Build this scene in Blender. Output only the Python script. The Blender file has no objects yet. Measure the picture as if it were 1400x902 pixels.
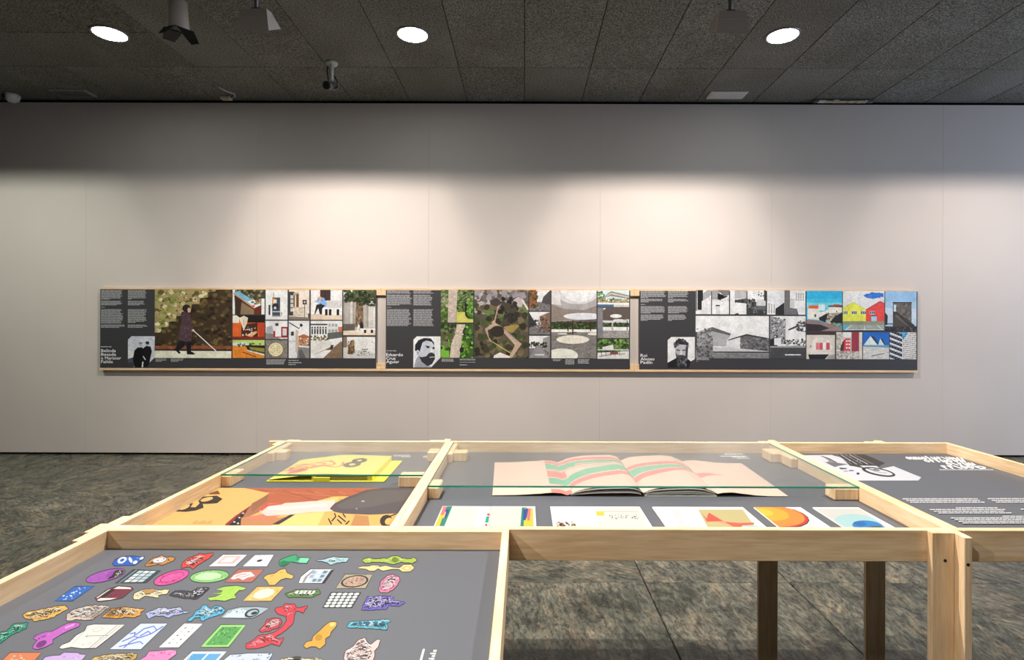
import bpy, bmesh, math, random
from mathutils import Vector

# ------------------------------------------------------------------ camera, world, exposure, lights
sc = bpy.context.scene
COL = sc.collection
random.seed(7)
CX, CY, F = 716.0, 442.0, 765.0          # principal point and focal length for a 1400 x 902 frame
CAMZ, ROLL = 1.40, -0.003
cam = bpy.data.cameras.new('camera')
cam.sensor_fit = 'HORIZONTAL'; cam.sensor_width = 36.0
cam.lens = 36.0 * F / 1400.0
cam.shift_x = (700 - CX) / 1400.0
cam.shift_y = -(451 - CY) / 1400.0
cam.clip_start = 0.02
camo = bpy.data.objects.new('camera', cam); COL.objects.link(camo)
camo.location = (0, 0, CAMZ)
camo.rotation_euler = (math.pi / 2, ROLL, 0)
sc.camera = camo
vs = sc.view_settings
vs.view_transform = 'Standard'; vs.look = 'None'; vs.exposure = 0.0; vs.gamma = 1.0; vs.use_curve_mapping = False

w = bpy.data.worlds.new('world'); sc.world = w; w.use_nodes = True
w.node_tree.nodes['Background'].inputs[0].default_value = (0.55, 0.62, 0.75, 1)
w.node_tree.nodes['Background'].inputs[1].default_value = 0.02

WASH_POWER = 8.0       # bare lamp inside each of the two hooded wall washers
REFL_POWER = 385.0      # light thrown down the wall by the washers' reflectors
SPOT_POWER = 120.0      # barn-door spotlight over the tables
TABLE_POWER = 480.0     # spotlight above the tables, out of frame
REAR_POWER = 200.0      # track spotlights behind the camera, aimed at the tables
DOWN_EMIT = 60.0        # recessed downlights
WINDOW_POWER = 170.0    # daylight from the window in the right-hand wall

# room measures (metres, camera at x = y = 0 looking along +y)
WALL_Y, WALL_BOT, WALL_TOP, CEIL = 5.917, 0.022, 3.722, 3.755
XL, XR, YN = -9.2, 8.0, -4.3
TOP, TRAY = 0.9199, 0.8777

def lamp(name, kind, loc, power, col, aim=None, parent=None, **kw):
    l = bpy.data.lights.new(name, kind); l.energy = power; l.color = col
    for k, v in kw.items(): setattr(l, k, v)
    o = bpy.data.objects.new(name, l); COL.objects.link(o)
    o.location = loc
    if aim is not None:
        o.rotation_euler = (Vector(aim) - Vector(loc)).to_track_quat('-Z', 'Y').to_euler()
    if parent is not None:
        o.parent = parent; o.location = Vector(loc) - wloc(parent)
    return o

lamp('window_daylight', 'AREA', (XR - 0.012, 3.3, 1.7), WINDOW_POWER, (0.62, 0.76, 1.0), aim=(0, 3.3, 1.7),
     shape='RECTANGLE', size=3.4, size_y=2.4)

# ------------------------------------------------------------------ helpers
def wloc(o):
    v = Vector((0, 0, 0))
    while o is not None:
        v += o.location; o = o.parent
    return v

def tag(o, label=None, cat=None, group=None, kind=None):
    if label: o['label'] = label
    if cat: o['category'] = cat
    if group: o['group'] = group
    if kind: o['kind'] = kind
    return o

def thing(name, loc, label, cat, group=None):
    o = bpy.data.objects.new(name, None); COL.objects.link(o)
    o.empty_display_size = 0.1; o.location = loc
    return tag(o, label, cat, group)

def mesh(name, verts, faces, mats, parent=None, loc=None, fm=None, smooth=False):
    base = wloc(parent) if parent is not None else Vector((0, 0, 0))
    off = Vector(loc) if loc is not None else base
    me = bpy.data.meshes.new(name)
    me.from_pydata([tuple(Vector(v) - off) for v in verts], [], faces)
    if not isinstance(mats, (list, tuple)): mats = [mats]
    for m in mats: me.materials.append(m)
    if fm:
        for p, i in zip(me.polygons, fm): p.material_index = i
    if smooth:
        for p in me.polygons: p.use_smooth = True
    me.update()
    o = bpy.data.objects.new(name, me); COL.objects.link(o)
    if parent is not None: o.parent = parent
    o.location = off - base if loc is not None else (0, 0, 0)
    return o

BOXF = [(0, 3, 2, 1), (4, 5, 6, 7), (0, 1, 5, 4), (1, 2, 6, 5), (2, 3, 7, 6), (3, 0, 4, 7)]
def boxv(x0, x1, y0, y1, z0, z1):
    return [(x0, y0, z0), (x1, y0, z0), (x1, y1, z0), (x0, y1, z0), (x0, y0, z1), (x1, y0, z1), (x1, y1, z1), (x0, y1, z1)]

def bevel_mesh(me, w, seg=1):
    bm = bmesh.new(); bm.from_mesh(me)
    bmesh.ops.bevel(bm, geom=list(bm.edges), offset=w, segments=seg, affect='EDGES')
    bm.to_mesh(me); bm.free()

def box(name, b, mat, parent=None, bev=0.0015, loc=None):
    o = mesh(name, boxv(*b), BOXF, mat, parent, loc)
    if bev: bevel_mesh(o.data, bev)
    return o

def lathe(name, prof, mat, parent=None, origin=(0, 0, 0), axis=(0, 0, 1), n=32, fm=None, smooth=True, cap=True):
    q = Vector(axis).to_track_quat('Z', 'Y'); vs_, fs, mi = [], [], []
    for (r, z) in prof:
        for k in range(n):
            a = 2 * math.pi * k / n
            vs_.append(Vector(origin) + q @ Vector((r * math.cos(a), r * math.sin(a), z)))
    for i in range(len(prof) - 1):
        for k in range(n):
            a, b = i * n + k, i * n + (k + 1) % n
            fs.append((a, b, b + n, a + n)); mi.append(fm[i] if fm else 0)
    if cap:
        fs.append(tuple(reversed(range(n)))); mi.append(0)
        fs.append(tuple(range((len(prof) - 1) * n, len(prof) * n))); mi.append(fm[-1] if fm else 0)
    return mesh(name, vs_, fs, mat, parent, fm=mi, smooth=smooth)

def tube(name, pts, r, mat, parent=None, n=10):
    pts = [Vector(p) for p in pts]; vs_, fs = [], []
    for i, p in enumerate(pts):
        d = (pts[min(i + 1, len(pts) - 1)] - pts[max(i - 1, 0)]).normalized()
        q = d.to_track_quat('Z', 'Y')
        for k in range(n):
            a = 2 * math.pi * k / n
            vs_.append(p + q @ Vector((r * math.cos(a), r * math.sin(a), 0)))
    for i in range(len(pts) - 1):
        for k in range(n):
            a, b = i * n + k, i * n + (k + 1) % n
            fs.append((a, b, b + n, a + n))
    fs.append(tuple(reversed(range(n)))); fs.append(tuple(range((len(pts) - 1) * n, len(pts) * n)))
    return mesh(name, vs_, fs, mat, parent, smooth=True)

def lin(c):
    f = lambda v: v / 12.92 if v <= 0.04045 else ((v + 0.055) / 1.055) ** 2.4
    return tuple(f(max(0, min(255, v)) / 255.0) for v in c)

# ------------------------------------------------------------------ materials
def nodes(name):
    m = bpy.data.materials.new(name); m.use_nodes = True
    nt = m.node_tree; return m, nt, nt.nodes['Principled BSDF']

def plain(name, rgb, rough=0.5, metal=0.0, spec=0.5):
    m, nt, b = nodes(name)
    b.inputs['Base Color'].default_value = (*lin(rgb), 1)
    b.inputs['Roughness'].default_value = rough; b.inputs['Metallic'].default_value = metal
    b.inputs['Specular IOR Level'].default_value = spec
    return m

def ramp(nt, stops, src):
    r = nt.nodes.new('ShaderNodeValToRGB')
    while len(r.color_ramp.elements) < len(stops): r.color_ramp.elements.new(0.5)
    for e, (p, c) in zip(r.color_ramp.elements, stops):
        e.position = p; e.color = (*lin(c), 1)
    nt.links.new(src, r.inputs[0]); return r

def coords(nt, scale, kind='Object', add_random=False, rot=None):
    tc = nt.nodes.new('ShaderNodeTexCoord'); mp = nt.nodes.new('ShaderNodeMapping')
    mp.inputs['Scale'].default_value = scale
    if rot: mp.inputs['Rotation'].default_value = rot
    src = tc.outputs[kind]
    if add_random:
        oi = nt.nodes.new('ShaderNodeObjectInfo'); mu = nt.nodes.new('ShaderNodeMath'); mu.operation = 'MULTIPLY'
        mu.inputs[1].default_value = 37.0; nt.links.new(oi.outputs['Random'], mu.inputs[0])
        ad = nt.nodes.new('ShaderNodeVectorMath'); ad.operation = 'ADD'
        nt.links.new(src, ad.inputs[0]); nt.links.new(mu.outputs[0], ad.inputs[1]); src = ad.outputs[0]
        if add_random == 'turn':
            vr = nt.nodes.new('ShaderNodeVectorRotate'); vr.rotation_type = 'Z_AXIS'
            m2 = nt.nodes.new('ShaderNodeMath'); m2.operation = 'MULTIPLY'; m2.inputs[1].default_value = 2.2
            nt.links.new(oi.outputs['Random'], m2.inputs[0]); nt.links.new(m2.outputs[0], vr.inputs['Angle'])
            nt.links.new(src, vr.inputs['Vector']); src = vr.outputs[0]
    nt.links.new(src, mp.inputs[0]); return mp.outputs[0]

def noise(nt, vec, scale, detail=4, rough=0.55, dist=0.0):
    n = nt.nodes.new('ShaderNodeTexNoise'); n.inputs['Scale'].default_value = scale
    n.inputs['Detail'].default_value = detail; n.inputs['Roughness'].default_value = rough
    n.inputs['Distortion'].default_value = dist
    nt.links.new(vec, n.inputs['Vector']); return n.outputs['Fac']

def bump(nt, b, h, strength, dist):
    n = nt.nodes.new('ShaderNodeBump'); n.inputs['Strength'].default_value = strength; n.inputs['Distance'].default_value = dist
    nt.links.new(h, n.inputs['Height']); nt.links.new(n.outputs[0], b.inputs['Normal'])

def mixc(nt, fac, a, b_, mode='MIX'):
    m = nt.nodes.new('ShaderNodeMix'); m.data_type = 'RGBA'; m.blend_type = mode
    if isinstance(fac, (int, float)): m.inputs[0].default_value = fac
    else: nt.links.new(fac, m.inputs[0])
    nt.links.new(a, m.inputs[6]); nt.links.new(b_, m.inputs[7]); return m.outputs[2]

def wood(axis):
    m, nt, b = nodes('pale_pine_' + axis)
    s = {'x': (1.2, 14, 14), 'y': (14, 1.2, 14), 'z': (14, 14, 1.2)}[axis]
    v = coords(nt, s, 'Object', True)
    f1 = noise(nt, v, 2.2, 5, 0.6, 0.8)
    f2 = noise(nt, v, 9.0, 3, 0.5, 0.2)
    r1 = ramp(nt, [(0.28, (217, 181, 137)), (0.5, (234, 202, 161)), (0.72, (244, 217, 183))], f1)
    r2 = ramp(nt, [(0.35, (225, 215, 200)), (0.65, (255, 255, 255))], f2)
    nt.links.new(mixc(nt, 0.55, r1.outputs[0], r2.outputs[0], 'MULTIPLY'), b.inputs['Base Color'])
    b.inputs['Roughness'].default_value = 0.5
    bump(nt, b, f2, 0.08, 0.002)
    return m
WX, WY, WZ = wood('x'), wood('y'), wood('z')

def wall_mat():
    m, nt, b = nodes('grey_wall_paint')
    v = coords(nt, (1, 1, 1))
    r = ramp(nt, [(0.3, (203, 193, 186)), (0.7, (209, 199, 192))], noise(nt, v, 0.9, 3))
    nt.links.new(r.outputs[0], b.inputs['Base Color'])
    b.inputs['Roughness'].default_value = 0.7; b.inputs['Specular IOR Level'].default_value = 0.25
    bump(nt, b, noise(nt, v, 180, 2), 0.05, 0.001)
    return m

def ceil_mat():
    m, nt, b = nodes('wood_wool_ceiling')
    v = coords(nt, (1, 1, 1), 'Object', True)
    f = noise(nt, v, 105, 3, 0.75)
    r = ramp(nt, [(0.36, (60, 60, 58)), (0.5, (120, 120, 115)), (0.66, (174, 173, 167))], f)
    big = ramp(nt, [(0.3, (225, 222, 216)), (0.7, (255, 255, 255))], noise(nt, v, 1.5, 2))
    nt.links.new(mixc(nt, 1.0, r.outputs[0], big.outputs[0], 'MULTIPLY'), b.inputs['Base Color'])
    b.inputs['Roughness'].default_value = 0.9; b.inputs['Specular IOR Level'].default_value = 0.15
    bump(nt, b, f, 0.7, 0.006)
    return m

def slate_mat():
    m, nt, b = nodes('slate_slab')
    v = coords(nt, (1.0, 3.0, 1.0), 'Object', 'turn')
    v2 = coords(nt, (1, 1, 1), 'Object', True)
    f1 = noise(nt, v, 3.2, 12, 0.72, 0.7)
    f2 = noise(nt, v, 20.0, 8, 0.8, 0.3)
    f3 = noise(nt, v2, 1.1, 5, 0.65, 1.2)
    f4 = noise(nt, v2, 7.0, 9, 0.75, 0.6)
    r1 = ramp(nt, [(0.34, (92, 93, 89)), (0.45, (134, 136, 128)), (0.54, (154, 151, 140)), (0.60, (174, 160, 141)), (0.72, (162, 166, 157))], f1)
    r2 = ramp(nt, [(0.40, (92, 92, 90)), (0.5, (196, 194, 190)), (0.58, (255, 252, 246))], f2)
    c = mixc(nt, 0.9, r1.outputs[0], r2.outputs[0], 'MULTIPLY')
    r3 = ramp(nt, [(0.35, (176, 182, 172)), (0.65, (255, 250, 242))], f3)
    c = mixc(nt, 0.8, c, r3.outputs[0], 'MULTIPLY')
    r4 = ramp(nt, [(0.38, (120, 120, 118)), (0.5, (225, 224, 220)), (0.6, (255, 255, 252))], f4)
    nt.links.new(mixc(nt, 0.8, c, r4.outputs[0], 'MULTIPLY'), b.inputs['Base Color'])
    rr = ramp(nt, [(0.3, (110, 110, 110)), (0.7, (190, 190, 190))], f4)
    nt.links.new(rr.outputs[0], b.inputs['Roughness'])
    b.inputs['Specular IOR Level'].default_value = 0.35
    sm = nt.nodes.new('ShaderNodeMath'); sm.operation = 'ADD'
    nt.links.new(f1, sm.inputs[0]); nt.links.new(f4, sm.inputs[1])
    bump(nt, b, sm.outputs[0], 0.6, 0.012)
    return m

def print_mat(name, rough, spec=0.5, grain=0.0):
    m, nt, b = nodes(name)
    at = nt.nodes.new('ShaderNodeAttribute'); at.attribute_name = 'ink'
    if grain:
        v = coords(nt, (1, 1, 1))
        g1 = ramp(nt, [(0.3, (168, 168, 168)), (0.5, (232, 232, 232)), (0.7, (255, 255, 255))], noise(nt, v, 38, 6, 0.7, 0.6))
        g2 = ramp(nt, [(0.35, (200, 200, 200)), (0.6, (255, 255, 255))], noise(nt, v, 9, 3, 0.6))
        c = mixc(nt, grain, at.outputs['Color'], g1.outputs[0], 'MULTIPLY')
        nt.links.new(mixc(nt, grain * 0.8, c, g2.outputs[0], 'MULTIPLY'), b.inputs['Base Color'])
    else:
        nt.links.new(at.outputs['Color'], b.inputs['Base Color'])
    b.inputs['Roughness'].default_value = rough; b.inputs['Specular IOR Level'].default_value = spec
    return m

def glass_mat():
    m, nt, b = nodes('clear_glass')
    nt.nodes.remove(b)
    out = nt.nodes['Material Output']
    ge = nt.nodes.new('ShaderNodeNewGeometry'); dt = nt.nodes.new('ShaderNodeVectorMath'); dt.operation = 'DOT_PRODUCT'
    nt.links.new(ge.outputs['Normal'], dt.inputs[0]); nt.links.new(ge.outputs['Incoming'], dt.inputs[1])
    ab = nt.nodes.new('ShaderNodeMath'); ab.operation = 'ABSOLUTE'; nt.links.new(dt.outputs['Value'], ab.inputs[0])
    om = nt.nodes.new('ShaderNodeMath'); om.operation = 'SUBTRACT'; om.inputs[0].default_value = 1.0; nt.links.new(ab.outputs[0], om.inputs[1])
    pw = nt.nodes.new('ShaderNodeMath'); pw.operation = 'POWER'; pw.inputs[1].default_value = 5.0; nt.links.new(om.outputs[0], pw.inputs[0])
    fr = nt.nodes.new('ShaderNodeMath'); fr.operation = 'MULTIPLY_ADD'; fr.inputs[1].default_value = 0.95; fr.inputs[2].default_value = 0.045
    nt.links.new(pw.outputs[0], fr.inputs[0])
    tr = nt.nodes.new('ShaderNodeBsdfTransparent'); tr.inputs[0].default_value = (0.965, 0.985, 0.975, 1)
    gl = nt.nodes.new('ShaderNodeBsdfGlossy'); gl.inputs['Roughness'].default_value = 0.22
    gl.inputs[0].default_value = (0.95, 0.95, 0.95, 1)
    mx = nt.nodes.new('ShaderNodeMixShader')
    mu = nt.nodes.new('ShaderNodeMath'); mu.operation = 'MULTIPLY'; mu.inputs[1].default_value = 1.35
    nt.links.new(fr.outputs[0], mu.inputs[0]); nt.links.new(mu.outputs[0], mx.inputs[0]); nt.links.new(tr.outputs[0], mx.inputs[1]); nt.links.new(gl.outputs[0], mx.inputs[2])
    nt.links.new(mx.outputs[0], out.inputs[0])
    return m

def emit(name, rgb, s):
    m = bpy.data.materials.new(name); m.use_nodes = True; nt = m.node_tree
    nt.nodes.remove(nt.nodes['Principled BSDF'])
    e = nt.nodes.new('ShaderNodeEmission'); e.inputs[0].default_value = (*rgb, 1); e.inputs[1].default_value = s
    nt.links.new(e.outputs[0], nt.nodes['Material Output'].inputs[0]); return m

M_WALL, M_CEIL, M_SLATE = wall_mat(), ceil_mat(), slate_mat()
M_BLACK = plain('black_reveal', (14, 14, 14), 0.8)
M_GROUT = plain('dark_joint', (40, 40, 38), 0.9)
M_SHELL = plain('dim_shell_paint', (120, 118, 114), 0.8)
M_PRINT = print_mat('matt_print', 0.5, 0.35)
M_PHOTO = print_mat('photo_print', 0.5, 0.35, 0.5)
M_GLOSS = print_mat('satin_print', 0.5, 0.35)
M_BOARD = plain('charcoal_board', (58, 57, 60), 0.5, spec=0.4)
M_TRAY = plain('charcoal_tray', (83, 85, 91), 0.5, spec=0.35)
M_GLASS = glass_mat()
def clear_mat():
    m = bpy.data.materials.new('clear_glass_underside'); m.use_nodes = True; nt = m.node_tree
    nt.nodes.remove(nt.nodes['Principled BSDF'])
    tr = nt.nodes.new('ShaderNodeBsdfTransparent'); tr.inputs[0].default_value = (0.97, 0.985, 0.98, 1)
    nt.links.new(tr.outputs[0], nt.nodes['Material Output'].inputs[0]); return m
M_CLEAR = clear_mat()
M_EDGE = plain('green_glass_edge', (20, 150, 125), 0.08)
M_STEEL = plain('satin_grey_metal', (122, 120, 120), 0.42, 0.75)
M_HOOD = plain('grey_painted_metal', (196, 186, 180), 0.45, 0.1)
M_DARKSTEEL = plain('dark_metal', (30, 30, 31), 0.5, 0.3)
M_WHITEPL = plain('white_plastic', (205, 203, 198), 0.45)
M_DOWN = emit('downlight_glow', (0.93, 1.0, 0.99), DOWN_EMIT)
M_PAGE = plain('white_paper', (222, 219, 213), 0.6)
M_YELLOW = plain('yellow_board', (238, 226, 60), 0.5)
M_HOLE = plain('screw_hole', (25, 18, 12), 0.8)

# ------------------------------------------------------------------ the setting
# floor of square slate slabs
floor = box('floor', (XL, XR, YN, 6.3, -0.12, -0.014), M_GROUT, bev=0)
tag(floor, 'dark slate slab floor with fine joints', 'floor', kind='structure')
PX, PY, X0, Y0 = 0.785, 0.793, 0.66, 3.035
slab_meshes = []
for s in range(6):
    me = bpy.data.meshes.new('slab')
    g = 0.0028
    vv = boxv(-PX / 2 + g, PX / 2 - g, -PY / 2 + g, PY / 2 - g, -0.014, 0.0)
    vv = [(x, y, z + (random.uniform(-0.0012, 0.0012) if z > -0.01 else 0)) for x, y, z in vv]
    me.from_pydata(vv, [], BOXF); me.materials.append(M_SLATE); bevel_mesh(me, 0.003)
    slab_meshes.append(me)
for i in range(-12, 10):
    for j in range(-9, 4):
        x, y = X0 + (i + 0.5) * PX, Y0 + (j + 0.5) * PY
        if x - PX / 2 < XL or x + PX / 2 > XR or y - PY / 2 < YN or y + PY / 2 > 6.35: continue
        o = bpy.data.objects.new('slab', random.choice(slab_meshes)); COL.objects.link(o)
        o.parent = floor; o.location = (x, y, 0)

# back wall: a partition of tall sheets standing clear of floor and ceiling
back = box('wall_back', (XL, XR, 6.12, 6.3, 0.0, CEIL), M_BLACK, bev=0)
tag(back, 'pale grey exhibition partition wall behind the display tables', 'wall', kind='structure')
PW, PXO = 1.812, (820 - CX) * WALL_Y / F
k0 = math.floor((XL - PXO) / PW)
for k in range(k0, k0 + 11):
    a, b_ = max(XL, PXO + k * PW), min(XR, PXO + (k + 1) * PW)
    if b_ - a < 0.1: continue
    box('wall_panel', (a + 0.0004, b_ - 0.0004, WALL_Y, WALL_Y + 0.06, WALL_BOT, WALL_TOP), M_WALL, back, bev=0.0006)

# ceiling of long acoustic panels
ceil = box('ceiling', (XL, XR, YN, 6.3, CEIL + 0.02, CEIL + 0.12), M_BLACK, bev=0)
tag(ceil, 'dark grey acoustic panel ceiling', 'ceiling', kind='structure')
TW, TL, SEAM = 0.607, 1.214, 5.158
cm = {}
def ceil_panel(x0, x1, y0, y1):
    key = (round(x1 - x0, 3), round(y1 - y0, 3))
    if key not in cm:
        me = bpy.data.meshes.new('ceiling_panel'); g = 0.0032
        hx, hy = (x1 - x0) / 2 - g, (y1 - y0) / 2 - g
        me.from_pydata(boxv(-hx, hx, -hy, hy, 0, 0.02), [], BOXF); me.materials.append(M_CEIL); bevel_mesh(me, 0.003)
        cm[key] = me
    o = bpy.data.objects.new('ceiling_panel', cm[key]); COL.objects.link(o)
    o.parent = ceil
    o.location = ((x0 + x1) / 2, (y0 + y1) / 2, CEIL)
ix0 = math.ceil(XL / TW)
for i in range(ix0, int(XR / TW)):
    xa, xb = i * TW, (i + 1) * TW
    ceil_panel(xa, xb, SEAM, 5.95)
    y = SEAM
    while y - TL > YN:
        if i in (-7, -6) and y == SEAM:
            ceil_panel(xa, xb, y - TW, y); ceil_panel(xa, xb, y - TL, y - TW)
        else:
            ceil_panel(xa, xb, y - TL, y)
        y -= TL

# the rest of the hall, out of frame
wl = box('wall_left', (XL - 0.15, XL, YN, 6.3, 0, CEIL), M_SHELL, bev=0); tag(wl, 'far side wall of the hall', 'wall', kind='structure')
wn = box('wall_near', (XL, XR, YN - 0.15, YN, 0, CEIL), M_SHELL, bev=0); tag(wn, 'rear wall of the hall', 'wall', kind='structure')
wr = box('wall_right', (XR, XR + 0.15, YN, 6.3, 0, CEIL), M_SHELL, bev=0); tag(wr, 'side wall of the hall with the window', 'wall', kind='structure')
M_WFRAME = plain('window_frame_paint', (60, 62, 64), 0.5)
wf = box('window_1', (XR - 0.05, XR - 0.0005, 1.45, 5.15, 0.32, 0.45), M_WFRAME, bev=0.004)
box('frame_bar', (XR - 0.05, XR - 0.0005, 1.45, 5.15, 2.95, 3.08), M_WFRAME, wf, bev=0.004)
for yy in (1.45, 2.65, 3.87, 5.07):
    box('frame_bar', (XR - 0.05, XR - 0.0005, yy, yy + 0.08, 0.451, 2.949), M_WFRAME, wf, bev=0.004)
tag(wf, 'tall window letting cool daylight into the hall', 'window', kind='structure')

# ------------------------------------------------------------------ ceiling fittings
def downlight(x, y, label, lamps=False):
    t = thing('recessed_downlight', (x, y, CEIL), label, 'downlight', 'recessed downlights')
    lathe('trim_ring', [(0.118, -0.001), (0.118, -0.006), (0.134, -0.008), (0.140, -0.003), (0.140, 0.0)], M_STEEL, t, (x, y, CEIL), cap=False)
    lathe('diffuser', [(0.0005, -0.0035), (0.117, -0.0035), (0.117, -0.0015)], M_DOWN, t, (x, y, CEIL), n=40, cap=False)
    if lamps:
        tube('lamp_holder', [(x + 0.0, y - 0.012, CEIL - 0.006), (x + 0.0, y + 0.03, CEIL - 0.006)], 0.006, plain('lamp_holder_blue', (40, 70, 120), 0.4), t)
    return t
DY = 4.57
downlight(-3.387, DY, 'glowing round ceiling downlight with its lamp holder showing, beside the barn-door spotlight', True)
downlight(-0.914, DY, 'glowing round ceiling downlight between the two hooded wall washers')
downlight(2.109, DY, 'glowing round ceiling downlight past the hooded wall washer, above the colour photographs')
for x in (-3.387, -0.914, 2.109):
    for y in (1.0, -2.2):
        downlight(x, y, 'glowing round ceiling downlight in the rows over the near half of the hall')

def wall_washer(x, y, zc, label, power=1.0, tint=(1.0, 0.92, 0.85)):
    t = thing('wall_washer_light', (x, y, CEIL), label, 'floodlight', 'hooded wall washer lights')
    lathe('ceiling_plate', [(0.05, -0.02), (0.055, -0.012), (0.055, 0.0)], M_STEEL, t, (x, y, CEIL))
    tube('stem', [(x, y - 0.005, CEIL - 0.012), (x, y - 0.005, zc + 0.06)], 0.014, M_STEEL, t)
    prof = [(-0.062, -0.085), (-0.045, 0.072), (0.030, 0.088), (0.125, 0.0224)]   # back-bottom, back-top, front-top, front-bottom
    wb, wt, th = 0.112, 0.088, 0.004
    vs_ = []
    for (py, pz), hw in zip(prof, (wb, wt, wt, wb)):
        vs_ += [(x - hw, y + py, zc + pz), (x + hw, y + py, zc + pz)]
    for (py, pz), hw in zip(prof, (wb, wt, wt, wb)):
        sy = 0.94; inz = pz - (th if pz > 0 else 0)
        vs_ += [(x - hw + th, y + 0.02 + (py - 0.02) * sy, zc + inz), (x + hw - th, y + 0.02 + (py - 0.02) * sy, zc + inz)]
    fs = [(0, 1, 3, 2), (2, 3, 5, 4), (4, 5, 7, 6), (0, 2, 4, 6), (1, 7, 5, 3)]
    ins = [tuple(v + 8 for v in reversed(f)) for f in fs]
    rim = [(0, 8, 9, 1), (1, 9, 15, 7), (7, 15, 14, 6), (6, 14, 8, 0)]
    hood = mesh('hood', vs_, fs + ins + rim, [M_HOOD, M_DARKSTEEL], t, fm=[0] * 5 + [1] * 9)
    # seam rib across the back, bracket and lamp tube
    box('back_rib', (x - 0.100, x + 0.100, y - 0.0545, y - 0.048, zc + 0.012, zc + 0.017), M_HOOD, t, bev=0.001)
    box('bracket', (x - 0.03, x + 0.03, y - 0.02, y + 0.02, zc + 0.070, zc + 0.096), M_STEEL, t, bev=0.002)
    tube('lamp_tube', [(x - 0.08, y + 0.045, zc + 0.050), (x + 0.08, y + 0.045, zc + 0.050)], 0.004, plain('lamp_quartz', (240, 235, 225), 0.3), t)
    for dx in (-0.075, -0.025, 0.025, 0.075):      # along the lamp tube
        lamp('washer_lamp', 'POINT', (x + dx, y + 0.045, zc + 0.0400), power * WASH_POWER / 4, tint, parent=t, shadow_soft_size=0.005)
        lamp('washer_reflector', 'SPOT', (x + dx, y + 0.045, zc + 0.0395), power * REFL_POWER / 4, tint, aim=(x + dx, y + 1.75, zc - 2.6), parent=t,
             spot_size=math.radians(136), spot_blend=1.0, shadow_soft_size=0.005)
    return t
wall_washer(-1.835, 3.83, 3.452, 'grey hooded wall washer light hanging next to the barn-door spotlight')
wall_washer(1.405, 3.83, 3.447, 'grey hooded wall washer light hanging apart from the spotlight, near a downlight')
wall_washer(-5.25, 3.83, 3.45, 'grey hooded wall washer light at the dark end of the row, past the barn-door spotlight', 0.45, (0.95, 1.0, 0.88))
wall_washer(4.75, 3.83, 3.45, 'added unseen hooded wall washer light filling the wall at the window end of the row', 0.6)  # unseen washer, added to fill the window end of the wall

def spotlight(x, y, zc, aim, label, group, power, doors=True, angle=75):
    t = thing('barn_door_spotlight' if doors else 'track_spotlight', (x, y, CEIL), label, 'spotlight', group)
    c = Vector((x, y, zc)); d = (Vector(aim) - c).normalized()
    lathe('ceiling_plate', [(0.04, -0.02), (0.045, -0.01), (0.045, 0.0)], M_STEEL, t, (x, y, CEIL))
    tube('stem', [(x, y, CEIL - 0.01), c - d * 0.06], 0.011, M_STEEL, t)
    lathe('body', [(0.045, -0.1), (0.056, -0.09), (0.06, 0.0), (0.066, 0.09)], M_HOOD, t, c, d, n=28, cap=False)
    lathe('rear_cap', [(0.002, -0.101), (0.045, -0.1)], M_DARKSTEEL, t, c, d, n=28, cap=False)
    q = d.to_track_quat('Z', 'Y')
    lathe('lens', [(0.002, 0.05), (0.06, 0.05)], plain('spot_lens', (235, 232, 225), 0.2), t, c, d, n=28, cap=False)
    if doors:
        box_ = [(-0.085, 0.085, 0.089, 0.093)]
        lathe('front_ring', [(0.066, 0.088), (0.094, 0.09), (0.094, 0.096), (0.066, 0.096)], M_DARKSTEEL, t, c, d, n=4, cap=False, smooth=False)
        for k in range(4):
            a = k * math.pi / 2 + math.pi / 4
            def pt(r, s, h):
                return c + q @ Vector((r * math.cos(a) - s * math.sin(a), r * math.sin(a) + s * math.cos(a), h))
            th = 0.002
            vv = [pt(0.068, -0.06, 0.096), pt(0.068, 0.06, 0.096), pt(0.115, 0.042, 0.15), pt(0.115, -0.042, 0.15)]
            n_ = (vv[1] - vv[0]).cross(vv[3] - vv[0]).normalized() * th
            vv += [v + n_ for v in vv]
            mesh('barn_door', vv, [(0, 1, 2, 3), (7, 6, 5, 4), (0, 4, 5, 1), (1, 5, 6, 2), (2, 6, 7, 3), (3, 7, 4, 0)], M_DARKSTEEL, t)
    lamp('spot_lamp', 'SPOT', c + d * 0.105, power, (1.0, 0.945, 0.875), aim=aim, parent=t, spot_size=math.radians(angle), spot_blend=0.55, shadow_soft_size=0.018)
    return t
spotlight(-2.37, 3.83, 3.50, (-2.55, 4.35, 0.0), 'grey cylinder spotlight with black barn doors hanging from the ceiling', None, SPOT_POWER, True, 60)
spotlight(-0.9, 1.75, 3.50, (0.15, 1.45, TOP), 'grey cylinder spotlight close under the ceiling aimed down at the display tables', None, TABLE_POWER, False, 95)
spotlight(1.9, 1.95, 3.50, (0.2, 1.75, TOP), 'grey cylinder spotlight over the window end of the long table', None, TABLE_POWER * 0.6, False, 120)
for x, ax, az in ((-3.2, -0.2, TOP), (-1.5, 0.9, TOP)):
    spotlight(x, -0.9, 3.45, (ax, 1.5, az), 'grey cylinder spotlight in the row over the near half of the hall', 'rear spotlights', REAR_POWER, False, 50)

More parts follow.
